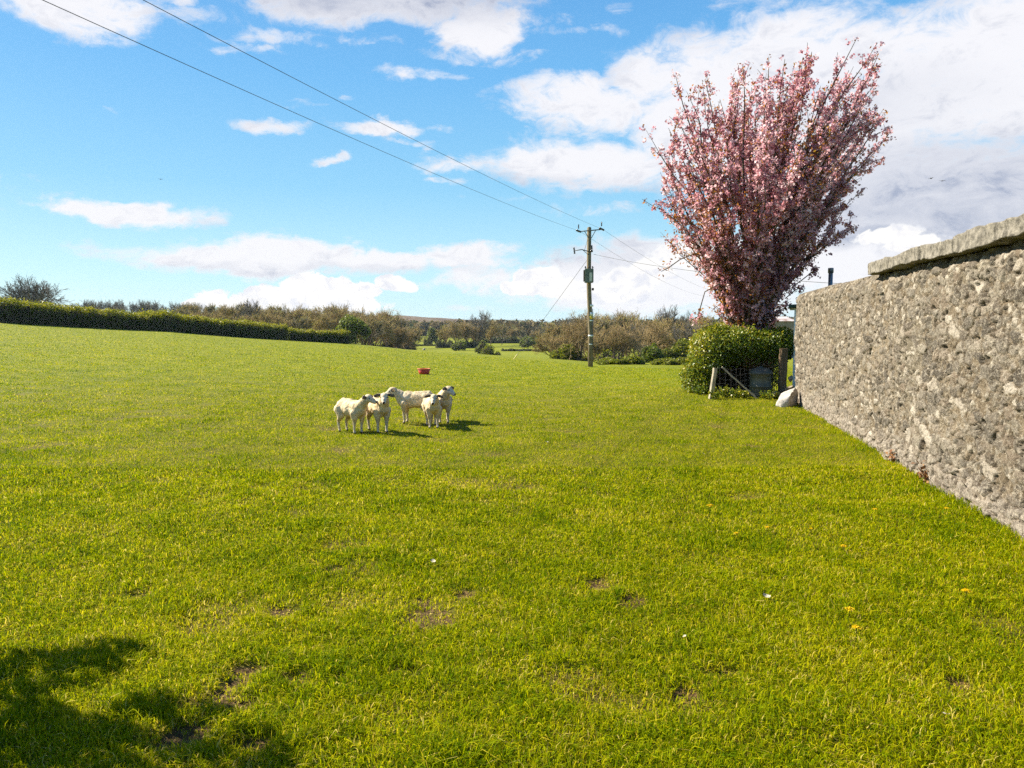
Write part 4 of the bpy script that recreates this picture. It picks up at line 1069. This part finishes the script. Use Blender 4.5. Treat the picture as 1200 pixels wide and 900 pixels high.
def pole():
    root = empty('power_pole', (POLE_X, POLE_Y, POLE_Z)); tag(root, 'weathered wooden power pole with a transformer at the field edge', 'power pole')
    org = Vector((POLE_X, POLE_Y, POLE_Z))
    def L(u, v, dy=0.0): return np.array(PP(u, v, dy) - org)
    top = L(690.5, 266)
    V, f = tubes([([np.array([0, 0, -.6]), np.array([0, 0, 2]), top * np.array([1, 0, .6]), top - np.array([0, 0, .05]), top], [.155, .150, .135, .125, .07])], 14)
    link('post', npmesh('post', V, f), noisy('pole_wood', (.125, .098, .058), (.25, .20, .12), 5, .9, .6, 40, .1, 0, (8, 8, .5)), root, True)
    iron = noisy('pole_iron', (.07, .072, .075), (.13, .13, .13), 6, .55, 0, 40, .4, .7)
    dark = noisy('insulator_glaze', (.030, .022, .020), (.055, .038, .032), 6, .2, 0, 40, .6)
    V, f = tubes([([L(677, 271.5, -.18), L(704, 269, -.18)], [.035, .035]), ([L(685, 271, -.18), L(690, 279, -.1)], [.02, .02]), ([L(698, 270, -.18), L(693, 279, -.1)], [.02, .02])], 6); link('crossarm', npmesh('crossarm', V, f), iron, root)
    V, f = tubes([([L(674, 293.5, -.15), L(682, 292.5, -.16), L(691, 295, -.14)], [.03, .03, .03]), ([L(683, 293, -.15), L(690, 299, -.12)], [.018, .018]), ([L(685, 293, -.15), L(688.5, 281, -.14)], [.012, .012])], 6); link('side_arm', npmesh('side_arm', V, f), iron, root)
    def insul(u, v, du, dv, n=4, r=.075, name='insulator'):
        a = L(u, v, -.2); b = L(u + du, v + dv, -.2); pts, rad = [], []
        for i in range(n * 2 + 1):
            pts.append(a + (b - a) * i / (n * 2)); rad.append(r if i % 2 else r * .55)
        V, f = tubes([(pts, rad)], 10); link(name, npmesh(name, V, f), dark, root)
    insul(675, 269.5, 6, 2.5); insul(702, 267, 6, 2.8)
    insul(678, 268, 0, -5, 3, .045, 'surge_arrester'); insul(705, 265, 0, -5, 3, .045, 'surge_arrester')
    insul(672.5, 290, 1, 7.5, 4, .06, 'fuse_holder'); insul(693, 287.5, .2, 4.5, 3, .09); insul(693.3, 292.5, .2, 3, 2, .09)
    # transformer
    a, b = L(685, 315, -.30), L(695, 331.5, -.30)
    bm = bmesh.new(); w = b[0] - a[0]; h = a[2] - b[2]
    r = bmesh.ops.create_cube(bm, size=1.0)
    for v in r['verts']: v.co = Vector(((a[0] + b[0]) / 2 + v.co.x * w, -.36 + v.co.y * .42, (a[2] + b[2]) / 2 + v.co.z * h))
    bmesh.ops.bevel(bm, geom=bm.edges[:], offset=.03, segments=2, affect='EDGES')
    tr = link('transformer', bmesh_to('transformer', bm), noisy('transformer_paint', (.085, .105, .085), (.14, .16, .13), 3, .6, 0, 40, .4), root)
    bm = bmesh.new()
    for k in range(5):
        r = bmesh.ops.create_cube(bm, size=1.0)
        for v in r['verts']: v.co = Vector((a[0] - .03 + v.co.x * .05, -.50 + k * .075 + v.co.y * .02, (a[2] + b[2]) / 2 + v.co.z * h * .8))
    link('cooling_fins', bmesh_to('cooling_fins', bm), M['core'], tr)
    bm = bmesh.new(); r = bmesh.ops.create_cube(bm, size=1.0)
    for v in r['verts']: v.co = Vector(((a[0] + b[0]) / 2 + .09 + v.co.x * .16, -.578 + v.co.y * .012, (a[2] + b[2]) / 2 - .08 + v.co.z * h * .62))
    link('name_plate', bmesh_to('name_plate', bm), noisy('pale_plate', (.50, .50, .44), (.62, .61, .54), 4, .6), tr)
    for (u, v) in ((686.5, 314.5), (691, 314), (695, 314.5)): insul(u, v, -1, -2.5, 2, .055, 'bushing')
    bm = bmesh.new(); r = bmesh.ops.create_cube(bm, size=1.0); c = L(694.6, 339, 0)
    for v in r['verts']: v.co = Vector((c[0] + v.co.x * .12, -.05 + v.co.y * .16, c[2] + v.co.z * .14))
    link('junction_box', bmesh_to('junction_box', bm), M['core'], root)
    # plates and bands
    def plate(v0, v1, half, c, name):
        z0, z1 = L(691, v1)[2], L(691, v0)[2]; ang = np.linspace(-half, half, 9) - math.pi / 2; rr = .158
        V = np.concatenate([np.stack([np.cos(ang) * rr, np.sin(ang) * rr, np.full(9, zz)], 1) for zz in (z0, z1)] + [np.stack([np.cos(ang) * (rr - .02), np.sin(ang) * (rr - .02), np.full(9, zz)], 1) for zz in (z0, z1)])
        j = np.arange(8); q = np.vstack([np.stack([j, j + 1, j + 10, j + 9], 1), np.stack([j + 9, j + 10, j + 28, j + 27], 1), np.stack([j + 1, j, j + 18, j + 19], 1)])
        link(name, npmesh(name, V, q), c, root)
    wt = noisy('white_plate', (.72, .72, .70), (.82, .82, .80), 4, .5); yl = noisy('yellow_plate', (.62, .44, .03), (.72, .52, .05), 4, .5)
    plate(357, 359.3, 1.2, wt, 'white_band'); plate(366, 370, 1.3, wt, 'white_band'); plate(370.5, 374, 1.0, yl, 'warning_plate'); plate(375, 376.5, 1.0, wt, 'white_band'); plate(392.5, 394.5, 1.4, wt, 'white_band')
    plate(403, 404, .8, wt, 'white_band')
    V, f = tubes([([np.array([.10, -.11, 1.0]), np.array([.10, -.11, 3.5])], [.02, .02])], 6); link('cable_guard', npmesh('cable_guard', V, f), iron, root)


pole()

WIRE = noisy('wire', (.075, .08, .09), (.12, .125, .135), 3, .6, 0, 40, .3, .3)
def wire(name, label, a, b, sag, r, cat='cable', group=None, n=40):
    a, b = np.array(a), np.array(b); pts = []
    for i in range(n + 1):
        t = i / n; p = a + (b - a) * t; p = p - np.array([0, 0, 4 * sag * t * (1 - t)]); pts.append(p)
    V, f = tubes([(pts, [r] * (n + 1))], 5); o = link(name, npmesh(name, V, f), WIRE); return tag(o, label, cat, group)


def span(at_pole, near, sag, L, name, label):
    """line from the pole insulator through a near point, on to the next pole behind the viewpoint, with sag"""
    a = Vector(at_pole); n = Vector(near); d = n - a; h = Vector((d.x, d.y, 0)); t = h.length / L
    zb = a.z + (n.z + 4 * sag * t * (1 - t) - a.z) / t
    b = a + Vector((h.x, h.y, 0)) / t; b.z = zb
    wire(name, label, a, b, sag, .0058, 'cable', 'overhead power lines', 120)


span(PP(675, 269.5, -.2), at(50, 0, 10.6), 1.0, 95, 'power_line', 'overhead line crossing the blue sky, the lower left one of the two')
span(PP(702, 267, -.2), at(168, 0, 11.6), 1.0, 95, 'power_line', 'overhead line crossing the blue sky, the upper right one of the two')
def far_pt(u, v, Y): return at(u, v, Y)
wire('power_line', 'faint line running on from the pole behind the cherry, from the right insulator', PP(708, 269.8, -.2), at(860, 345, 130), 1.0, .007)
wire('power_line', 'faint line running on from the pole behind the cherry, from the left insulator', PP(681, 272, -.2), at(838, 348, 130), 1.0, .007)
wire('service_cable', 'dark service cable from the pole through the cherry crown towards the flue', PP(696, 298, -.1), at(1015, 334, 26), .25, .011)
gp = on_ground(601, 421); gp2 = Vector((gp.x, gp.y, gp.z - .1))
wire('stay_wire', 'slanting stay wire from the pole down to the grass', PP(688.5, 304), gp2, .02, .012, 'cable')
gd = (Vector(PP(688.5, 304)) - gp2); V, f = tubes([([np.array(gp2 + gd * .012), np.array(gp2 + gd * .075)], [.035, .035])], 8)
o = link('stay_guard', npmesh('stay_guard', V, f), noisy('guard_yellow', (.62, .52, .22), (.72, .62, .32), 4, .6)); tag(o, 'pale yellow guard tube round the foot of the stay wire', 'guard')

# ------------------------------------------------------------------ sheep
wm, wnt, wb, wo_ = material('wool', .95, .05)
wt_ = wnt.attr('tone'); wg = wnt.n('ShaderNodeTexCoord').outputs['Object']
wool = wnt.mix(wnt.smooth(wnt.noise(wg, 14, 5, .65), .35, .68), (.54, .405, .225, 1), (.76, .62, .41, 1))
wc = wnt.mix(wnt.smooth(wt_, .2, .5), wool, (.62, .52, .40, 1)); wc = wnt.mix(wnt.smooth(wt_, .6, .9), wc, (.045, .028, .022, 1))
wc = wnt.mix(wnt.math('MULTIPLY', wnt.attr('dirt'), .55), wc, (.17, .11, .055, 1))
wnt.l(wc, wb.inputs['Base Color'])
wbn = wnt.n('ShaderNodeBump'); wbn.inputs['Strength'].default_value = .8; wbn.inputs['Distance'].default_value = .014
wnt.l(wnt.noise(wg, 42, 5, .7), wbn.inputs['Height']); wnt.l(wbn.outputs[0], wb.inputs['Normal'])
M['eye'] = noisy('sheep_eye', (.01, .008, .006), (.02, .015, .01), 4, .5, 0, 40, .2)


def make_sheep(label, px, facing, head_yaw, head_pitch, scale=1.0, seed=1, neck_up=1.0, dirty=.3, stance=0.0, nose_dn=0.0, fat=1.0):
    """facing: heading angle of the body (radians from +X); head_yaw relative to the body"""
    g = on_ground(*px); root = empty('sheep', g, facing); tag(root, label, 'sheep', 'sheep standing together in the field'); root.scale = (scale,) * 3
    bm = bmesh.new()
    def ball(c, r, rot=None):
        q = bmesh.ops.create_icosphere(bm, subdivisions=3, radius=1.0)
        for v in q['verts']:
            p = Vector((v.co.x * r[0], v.co.y * r[1], v.co.z * r[2]))
            if rot is not None: p = rot @ p
            v.co = p + Vector(c)
    def limb(pts, rad):
        for (a, b, ra, rb) in zip(pts[:-1], pts[1:], rad[:-1], rad[1:]):
            a, b = Vector(a), Vector(b); n = max(2, int((b - a).length / (min(ra, rb) * .45)) + 1)
            for i in range(n + 1):
                t = i / n; r = ra + (rb - ra) * t; q = bmesh.ops.create_icosphere(bm, subdivisions=2, radius=r)
                for v in q['verts']: v.co += a.lerp(b, t)
    f = fat
    ball((.13, 0, .380), (.185, .119 * f, .144)); ball((-.02, 0, .381), (.235, .127 * f, .132)); ball((-.17, 0, .389), (.16, .119 * f, .133)); ball((.23, 0, .393), (.098, .092, .116))
    limb([(.0, 0, .47), (-.2, 0, .48)], [.06, .06])
    rg = random.Random(seed); feet = []
    for s in (-1, 1):
        k = rg.uniform(-.03, .03) + stance * s
        limb([(.175, .075 * s, .33), (.180 + k * .4, .070 * s, .215), (.178 + k, .066 * s, .135), (.172 + k, .066 * s, .05), (.182 + k, .066 * s, .018)], [.072, .038, .023, .018, .023]); feet.append((.182 + k, .066 * s, 0))
        k = rg.uniform(-.03, .03) - stance * s
        limb([(-.20, .075 * s, .36), (-.145, .082 * s, .27), (-.235 + k * .6, .074 * s, .165), (-.222 + k, .070 * s, .055), (-.210 + k, .070 * s, .018)], [.092, .058, .025, .018, .023]); feet.append((-.21 + k, .07 * s, 0))
    limb([(-.31, 0, .44), (-.345, 0, .36), (-.35, 0, .22)], [.030, .028, .020])
    # neck and head
    nb = Vector((.255, 0, .445)); yw = Matrix.Rotation(head_yaw, 4, 'Z')
    ne = nb + (Matrix.Rotation(head_yaw * .55, 4, 'Z') @ Vector((.095, 0, .135 * neck_up)))
    limb([nb - Vector((.06, 0, .05)), nb, ne], [.105, .092, .066])
    hr = yw @ Matrix.Rotation(head_pitch, 4, 'Y'); h3 = hr.to_3x3()
    def hp(x, y, z): return ne + h3 @ Vector((x, y, z))
    ball(hp(.035, 0, .03), (.075, .056, .062), h3); limb([hp(.05, 0, .02), hp(.115, 0, .005), hp(.155, 0, -.012)], [.056, .043, .033]); ball(hp(.168, 0, -.010), (.028, .030, .027), h3)
    ball(hp(.10, 0, .028), (.06, .026, .022), h3)
    for s in (-1, 1):
        er = h3 @ Matrix.Rotation(s * 1.25, 3, 'Z') @ Matrix.Rotation(.12, 3, 'Y')
        ball(hp(.012, s * .095, .048), (.068, .015, .030), er)
    me = bmesh_to('body', bm); tmp = bpy.data.objects.new('body', me); COL.objects.link(tmp)
    md = tmp.modifiers.new('m', 'REMESH'); md.mode = 'VOXEL'; md.voxel_size = .0085
    sm = tmp.modifiers.new('s', 'SMOOTH'); sm.iterations = 2; sm.factor = .5
    dg = bpy.context.evaluated_depsgraph_get(); me2 = bpy.data.meshes.new_from_object(tmp.evaluated_get(dg)); bpy.data.objects.remove(tmp)
    n = len(me2.vertices); co = np.zeros(n * 3, np.float32); me2.vertices.foreach_get('co', co); co = co.reshape(-1, 3).astype(float)
    nr = np.zeros(n * 3, np.float32); me2.vertices.foreach_get('normal', nr); nr = nr.reshape(-1, 3)
    def dist(p): return np.linalg.norm(co - np.array(p), axis=1)
    headd = np.minimum(np.minimum(dist(hp(.06, 0, .015)), dist(hp(.11, 0, .0))), dist(hp(.15, 0, -.01)))
    bald = np.clip(1 - (headd - .06) / .03, 0, 1); shank = np.clip((.20 - co[:, 2]) / .04, 0, 1)
    amp = (1 - np.maximum(bald, shank)) * .011
    co2 = co + nr * ((fbm(co, 17, 3, seed) - .5) * 2 * amp)[:, None]
    tone = np.maximum(bald * .4, shank * .4)
    tone = np.where(co[:, 2] < .022, 1.0, tone)
    for p, r in ((hp(.190, 0, -.004), .020), (hp(.192, .0, -.022), .012)): tone = np.where(dist(p) < r, 1.0, tone)
    for s in (-1, 1):
        inv = (np.linalg.inv(np.array(h3)) @ (co - np.array(hp(.012, s * .095, .048))).T).T
        tone = np.where((np.linalg.norm(co - np.array(hp(.012, s * .105, .046)), axis=1) < .062) & (np.abs(inv[:, 1]) < .06) & (inv[:, 0] > -.004), .82, tone)
    dirt = np.clip(dirty * .8 * (1.4 * np.clip((.36 - co[:, 2]) / .2, 0, 1) * np.clip((co[:, 2] - .1) / .1, 0, 1) + .5 * fbm(co, 6, 3, seed + 4)), 0, 1) * (1 - bald)
    me2.vertices.foreach_set('co', co2.astype(np.float32).ravel())
    for k, v in (('tone', tone), ('dirt', dirt)):
        a = me2.attributes.new(k, 'FLOAT', 'POINT'); a.data.foreach_set('value', v.astype(np.float32))
    me2.materials.clear(); me2.update(); link('body', me2, wm, root, True)
    for s in (-1, 1):
        eb = bmesh.new(); bmesh.ops.create_icosphere(eb, subdivisions=2, radius=.011)
        c = hp(.080, s * .043, .034)
        for v in eb.verts: v.co += c
        link('eye', bmesh_to('eye', eb), M['eye'], root, True)
    return root


make_sheep('sheep at the left edge of the flock, half side on, looking right across its neighbour', (412, 507), -.72, .35, .12, .97, 3, .7, .25)
make_sheep('sheep second from the left, chest on, staring straight at the viewer with dark ears', (443, 505.5), -1.05, -.40, .30, 1.0, 5, .75, .55)
make_sheep('sheep standing broadside behind the others with its head at the left', (488, 496), 3.05, .12, .30, 1.03, 7, .5, .4)
make_sheep('sheep in the middle right of the flock, front on with both ears level', (507, 500.5), -1.35, -.25, .35, .96, 9, .55, .3)
make_sheep('sheep at the right end of the flock, farthest back, face turned right', (520, 494.5), -1.45, .85, .25, 1.0, 11, .9, .4)

# ------------------------------------------------------------------ small things in the field
def tub():
    p = on_ground(497, 438.5); root = empty('feed_tub', p); tag(root, 'small red feed tub standing in the grass behind the sheep', 'tub')
    m = noisy('red_plastic', (.42, .030, .018), (.52, .05, .028), 5, .5, 0, 40, .4)
    n = 24; ang = np.linspace(0, 2 * math.pi, n, endpoint=False); prof = [(.17, 0), (.19, .02), (.235, .20), (.225, .20), (.18, .03), (.01, .03)]
    V = np.concatenate([np.stack([np.cos(ang) * a, np.sin(ang) * a, np.full(n, h)], 1) for a, h in prof]); i = np.arange(len(prof) - 1)[:, None] * n; j = np.arange(n)[None]; k = (j + 1) % n
    link('tub_body', npmesh('tub_body', V, [np.stack([i + j, i + k, i + n + k, i + n + j], -1).reshape(-1, 4), np.arange(n)[::-1][None]]), m, root, True)
    rim = [np.array([math.cos(a) * .24, math.sin(a) * .24, .20]) for a in np.linspace(0, 2 * math.pi, 33)]
    V, f = tubes([(rim, [.018] * 33)], 6, False); link('rim', npmesh('rim', V, f), noisy('orange_plastic', (.55, .12, .03), (.62, .16, .05), 5, .5), root, True)


tub()
p = on_ground(497, 410.3); boulder('field_stone', 'lone white stone on the far brow of the field', (p.x, p.y, p.z + .2), (.45, .35, .32), (0, 0, .3), M['pale_stone'], 41, None, 'stone', 3)

def dandelion(u, v, label, s, first=[None]):
    p = on_ground(u, v)
    if first[0] is None:
        rng = np.random.default_rng(3); root = empty('dandelion', p)
        V, f = tubes([([np.array([0, 0, 0]), np.array([.004, .003, .03]), np.array([.006, .004, .055])], [.0022, .002, .002])], 5); link('stem', npmesh('stem', V, f), M['hedge'], root)
        m = 60; a = rng.uniform(0, 6.28, m); r = rng.uniform(.004, .019, m); c = np.stack([np.cos(a) * r + .006, np.sin(a) * r + .004, .060 - r * .35 + rng.normal(size=m) * .001], 1)
        V, q, li = leaves(rng, c, .016, .4, flat=(0, 0, 3.0)); pm = leafmat('dandelion_petals', [(0, (.62, .40, .0)), (1, (.78, .56, .01))], .2)
        link('flower_head', npmesh('flower_head', V, q, {'tint': rng.random(m)[li]}), pm, root)
        first[0] = root; root.scale = (s,) * 3; return tag(root, label, 'flower', 'dandelions in the grass')
    return dup(first[0], p, u * .37, s, label, 'dandelions in the grass')


for u, v, s, lb in [(1131, 706, 1.25, 'yellow dandelion farthest right, below the near end of the wall'), (995, 726, 1.15, 'yellow dandelion, upper one of the close pair at right'), (1003, 749, 1.1, 'yellow dandelion, lower one of the close pair at right'),
                    (990, 650, 1.1, 'yellow dandelion straight above the close pair'), (898, 626, 1.0, 'yellow dandelion alone right of the middle of the grass'), (831, 603, 1.4, 'pale yellow dandelion below the ivy hedge'), (862, 632, .9, 'tiny yellow dandelion, the left one in the right half of the grass'),
                    (1026, 604, 1.0, 'yellow dandelion near the foot of the wall'), (1110, 603, 1.0, 'yellow dandelion right against the wall foot'), (950, 626, .8, 'faint yellow dandelion between two brighter ones')]:
    dandelion(u, v, lb, s)


def petal(u, v, s, label, first=[None]):
    p = on_ground(u, v) + Vector((0, 0, .035))
    if first[0] is None:
        bm = bmesh.new(); bmesh.ops.create_grid(bm, x_segments=5, y_segments=4, size=.5)
        for q in bm.verts:
            x, y = q.co.x, q.co.y; q.co = Vector((x * .06, y * .045 * (1 - 1.5 * x * x), .03 * y * y + .02 * x * x * 2))
        m, nt, b, _ = material('pale_leaf', .7, .2); nt.val(b.inputs['Base Color'], (.46, .40, .29, 1))
        o = link('fallen_leaf', bmesh_to('fallen_leaf', bm), m); first[0] = o
    else:
        o = first[0].copy(); COL.objects.link(o)
    o.location = p; o.rotation_euler = (.3, .2, u); o.scale = (s * .62,) * 3
    return tag(o, label, 'leaf', 'pale leaves lying in the grass')


for u, v, s, lb in [(508, 664, 1.0, 'white fallen leaf in the middle of the grass below the flock'), (898, 706, 1.1, 'greyish fallen leaf left of the dandelion pair'), (641, 521, .9, 'white fallen leaf right of the flock, the left one of three'), (656, 535, .8, 'yellowish fallen leaf, the middle one of three right of the flock'), (699, 530, .9, 'white fallen leaf, the right one of three right of the flock'),
                    (844, 492, 1.6, 'big straw coloured leaf below the compost bin'), (824, 535, .8, 'small white leaf below the ivy hedge, alone in short grass'), (513, 531, .9, 'pale leaf just below the front feet of the flock'), (1108, 847, .7, 'small white leaf low in the right corner of the grass'), (832, 629, .7, 'small pale leaf left of the single dandelion'), (802, 754, .6, 'small white leaf by the brown soil patches at right')]:
    petal(u, v, s, lb)
p = on_ground(1125, 583); boulder('white_chip', 'bright white stone chip resting against the wall foot', (p.x + .03, p.y, p.z + .09), (.045, .03, .05), (.2, .3, 0), noisy('white_chip', (.75, .74, .70), (.85, .84, .8), 8, .8), 51, None, 'stone', 2)
p = on_ground(1118, 580); boulder('yellow_chip', 'small yellow stained chip beside the white chip at the wall foot', (p.x + .03, p.y, p.z + .09), (.025, .02, .022), (.2, .3, 0), noisy('yellow_chip', (.65, .42, .04), (.75, .55, .1), 8, .8), 52, None, 'stone', 2)


def bird(u, v, Y, label, rz):
    p = at(u, v, Y); root = empty('bird', p, rz); tag(root, label, 'bird'); m = M['core']
    bm = bmesh.new(); bmesh.ops.create_icosphere(bm, subdivisions=2, radius=1)
    for q in bm.verts: q.co = Vector((q.co.x * .17 * (1 - .2 * q.co.x), q.co.y * .055, q.co.z * .055)) + Vector((0, 0, 0))
    link('body', bmesh_to('body', bm), m, root, True)
    for s in (-1, 1):
        bm = bmesh.new(); pr = [(.07, .03, .0), (.05, .2, .05), (-.04, .36, .03), (-.08, .2, .04), (-.09, .03, .0)]
        a = [bm.verts.new((x, y * s, z)) for x, y, z in pr]; b = [bm.verts.new((x, y * s, z - .012)) for x, y, z in pr]
        bm.faces.new(a); bm.faces.new(b[::-1])
        for i in range(5): bm.faces.new((a[i], b[i], b[(i + 1) % 5], a[(i + 1) % 5]))
        bmesh.ops.recalc_face_normals(bm, faces=bm.faces[:]); link('wing', bmesh_to('wing', bm), m, root)


bird(1091, 209, 85, 'tiny dark bird against the grey cloud, the left one', .4); bird(1104, 212, 90, 'tiny dark bird against the grey cloud, the right one', 1.2); bird(188, 210, 110, 'tiny dark bird alone in the blue sky at left', 2.0)

# a shrub just outside the left edge whose shadow lies on the near grass
leafy('shrub', 'leafy shrub just outside the left edge, shading the near grass', (-4.45, 3.82, g1(-4.45, 3.82)),
      [(0, 0, .8, .55, .6, .7), (.30, .46, 1.75, .30, .30, .16), (.15, .30, 1.4, .3, .3, .3), (.66, -.02, 1.95, .26, .16, .13), (.40, -.05, 1.75, .28, .2, .16), (.60, -.30, 1.05, .40, .36, .32), (.25, -.2, 1.3, .45, .4, .35), (.50, -.50, 1.45, .3, .22, .2), (.15, .7, 1.95, .2, .2, .10), (1.30, -.60, 1.0, .34, .28, .22), (1.05, -.40, 1.5, .25, .22, .2), (.95, -.15, 2.0, .30, .2, .16), (.6, .25, 2.1, .2, .12, .1)], 4300, .08, 'ivy', 'shrub', None, True, 90, core=.30)

# ------------------------------------------------------------------ grass
def grass():
    rng = np.random.default_rng(8)
    half = 0.74
    bands = [(2.1, 5.0), (5.0, 8.5), (8.5, 14.0), (14.0, 24.0), (24.0, 45.0), (45., 100.)]
    ly, ld = np.log([2.1, 5, 8.5, 14, 24, 45, 100]), np.log([22000, 11000, 4300, 1300, 270, 48, 6])
    densf = lambda y: np.exp(np.interp(np.log(y), ly, ld))
    VV, TT, FF3, FF4 = [], [], [], []; base = 0
    wallx = lambda y: WA.x - WD.x / WD.y * (WA.y - y) - .02
    for (a, b) in bands:
        n = int(half * (b * b - a * a) * densf(a))
        y = np.sqrt(rng.uniform(a * a, b * b, n)); y = y[rng.random(n) < densf(y) / densf(a)]; n = len(y); x = rng.uniform(-half, half, n) * y
        if b <= 24:   # strips beside the view, for a step to either side
            m = int(4.4 * (b - a) * densf(b) * .8); ys = rng.uniform(a, b, m); x = np.append(x, rng.choice([-1, 1], m) * (half * ys + rng.uniform(0, 2.2, m))); y = np.append(y, ys); n = len(y)
        k = (x < np.where(y < 16.4, wallx(y), x + 1)); x, y = x[k], y[k]
        s = soil(x, y) if b <= 24 else np.zeros(len(x))
        k = rng.random(len(x)) > s * .74; x, y, s = x[k], y[k], s[k]
        if a > 40:  # keep to the pasture
            th = np.arctan2(x, y); k = y < np.interp(th, _TH, _D) * .985; x, y, s = x[k], y[k], s[k]
        n = len(x); P = np.stack([x, y, x * 0], 1)
        tuft = fbm(P, 5.0, 3, 12); patch = fbm(P, .8, 3, 13)
        h = (.018 + .036 * rng.random(n) ** 1.8) * (.55 + .95 * tuft) * (.8 + .5 * patch) * (1 - .45 * s) * .95
        clump = ss((fbm(P, 2.4, 3, 31) - .56) / .12); h *= 1 + .45 * clump
        h *= np.interp(y, [2, 9, 20, 60], [1, .85, .8, 1.0])
        near_wall = np.clip(1 - (wallx(y) - x) / .30, 0, 1) * (y < 16.4); h *= 1 + 1.9 * near_wall * fbm(P, 2.5, 3, 51)
        wdt = (.0016 + .0016 * rng.random(n)) * np.interp(y, [2, 4, 8, 14, 24, 45, 100], [.85, 1.0, 1.6, 2.7, 4.8, 10, 20])
        z = gz(x, y) - s * .025
        ang = rng.uniform(0, 6.28, n); lean = np.abs(rng.normal(size=n)) * .75 + .22
        dx, dy = np.cos(ang), np.sin(ang); fa = rng.uniform(0, 6.28, n); wx, wy = np.cos(fa) * wdt, np.sin(fa) * wdt
        mx, my, mz = x + dx * h * lean * .35, y + dy * h * lean * .35, z + h * .62
        tx, ty, tz = x + dx * h * lean * 1.25, y + dy * h * lean * 1.25, z + h * np.clip(1.05 - lean * .35, .35, 1)
        tint = np.clip(.40 + .30 * rng.normal(size=n) * .8 - .35 * (tuft - .5) - .09 * clump + .42 * s * rng.random(n) + .45 * (rng.random(n) < .055), 0, 1)
        if b <= 8.6:
            V = np.stack([np.stack([x - wx, y - wy, z - .005], 1), np.stack([x + wx, y + wy, z - .005], 1), np.stack([mx + wx * .8, my + wy * .8, mz], 1), np.stack([mx - wx * .8, my - wy * .8, mz], 1), np.stack([tx, ty, tz], 1)], 1).reshape(-1, 3)
            i = base + np.arange(n) * 5; FF4.append(np.stack([i, i + 1, i + 2, i + 3], 1)); FF3.append(np.stack([i + 3, i + 2, i + 4], 1)); m = 5
        else:
            V = np.stack([np.stack([x - wx, y - wy, z - .005], 1), np.stack([x + wx, y + wy, z - .005], 1), np.stack([tx, ty, tz], 1)], 1).reshape(-1, 3)
            i = base + np.arange(n) * 3; FF3.append(np.stack([i, i + 1, i + 2], 1)); m = 3
        VV.append(V); TT.append(np.repeat(tint, m)); base += n * m
    me = npmesh('grass', np.concatenate(VV), [np.concatenate(FF4), np.concatenate(FF3)], {'tint': np.concatenate(TT)})
    tag(link('grass', me, M['blade']), 'short bright green pasture grass covering the whole field', 'grass', kind='stuff')


grass()

# ------------------------------------------------------------------ haze
def haze():
    bm = bmesh.new(); r = bmesh.ops.create_cube(bm, size=1.0)
    for v in r['verts']: v.co = Vector((v.co.x * 6600, v.co.y * 6600, -20 + (v.co.z + .5) * 41.5))
    m = bpy.data.materials.new('haze'); m.use_nodes = True; nt = NT(m.node_tree)
    pv = nt.n('ShaderNodeVolumePrincipled'); pv.inputs['Color'].default_value = (.72, .84, 1.0, 1); pv.inputs['Density'].default_value = .00012; pv.inputs['Anisotropy'].default_value = .2
    o = nt.n('ShaderNodeOutputMaterial'); nt.l(pv.outputs[0], o.inputs['Volume'])
    tag(link('haze', bmesh_to('haze', bm), m), kind='stuff')


haze()
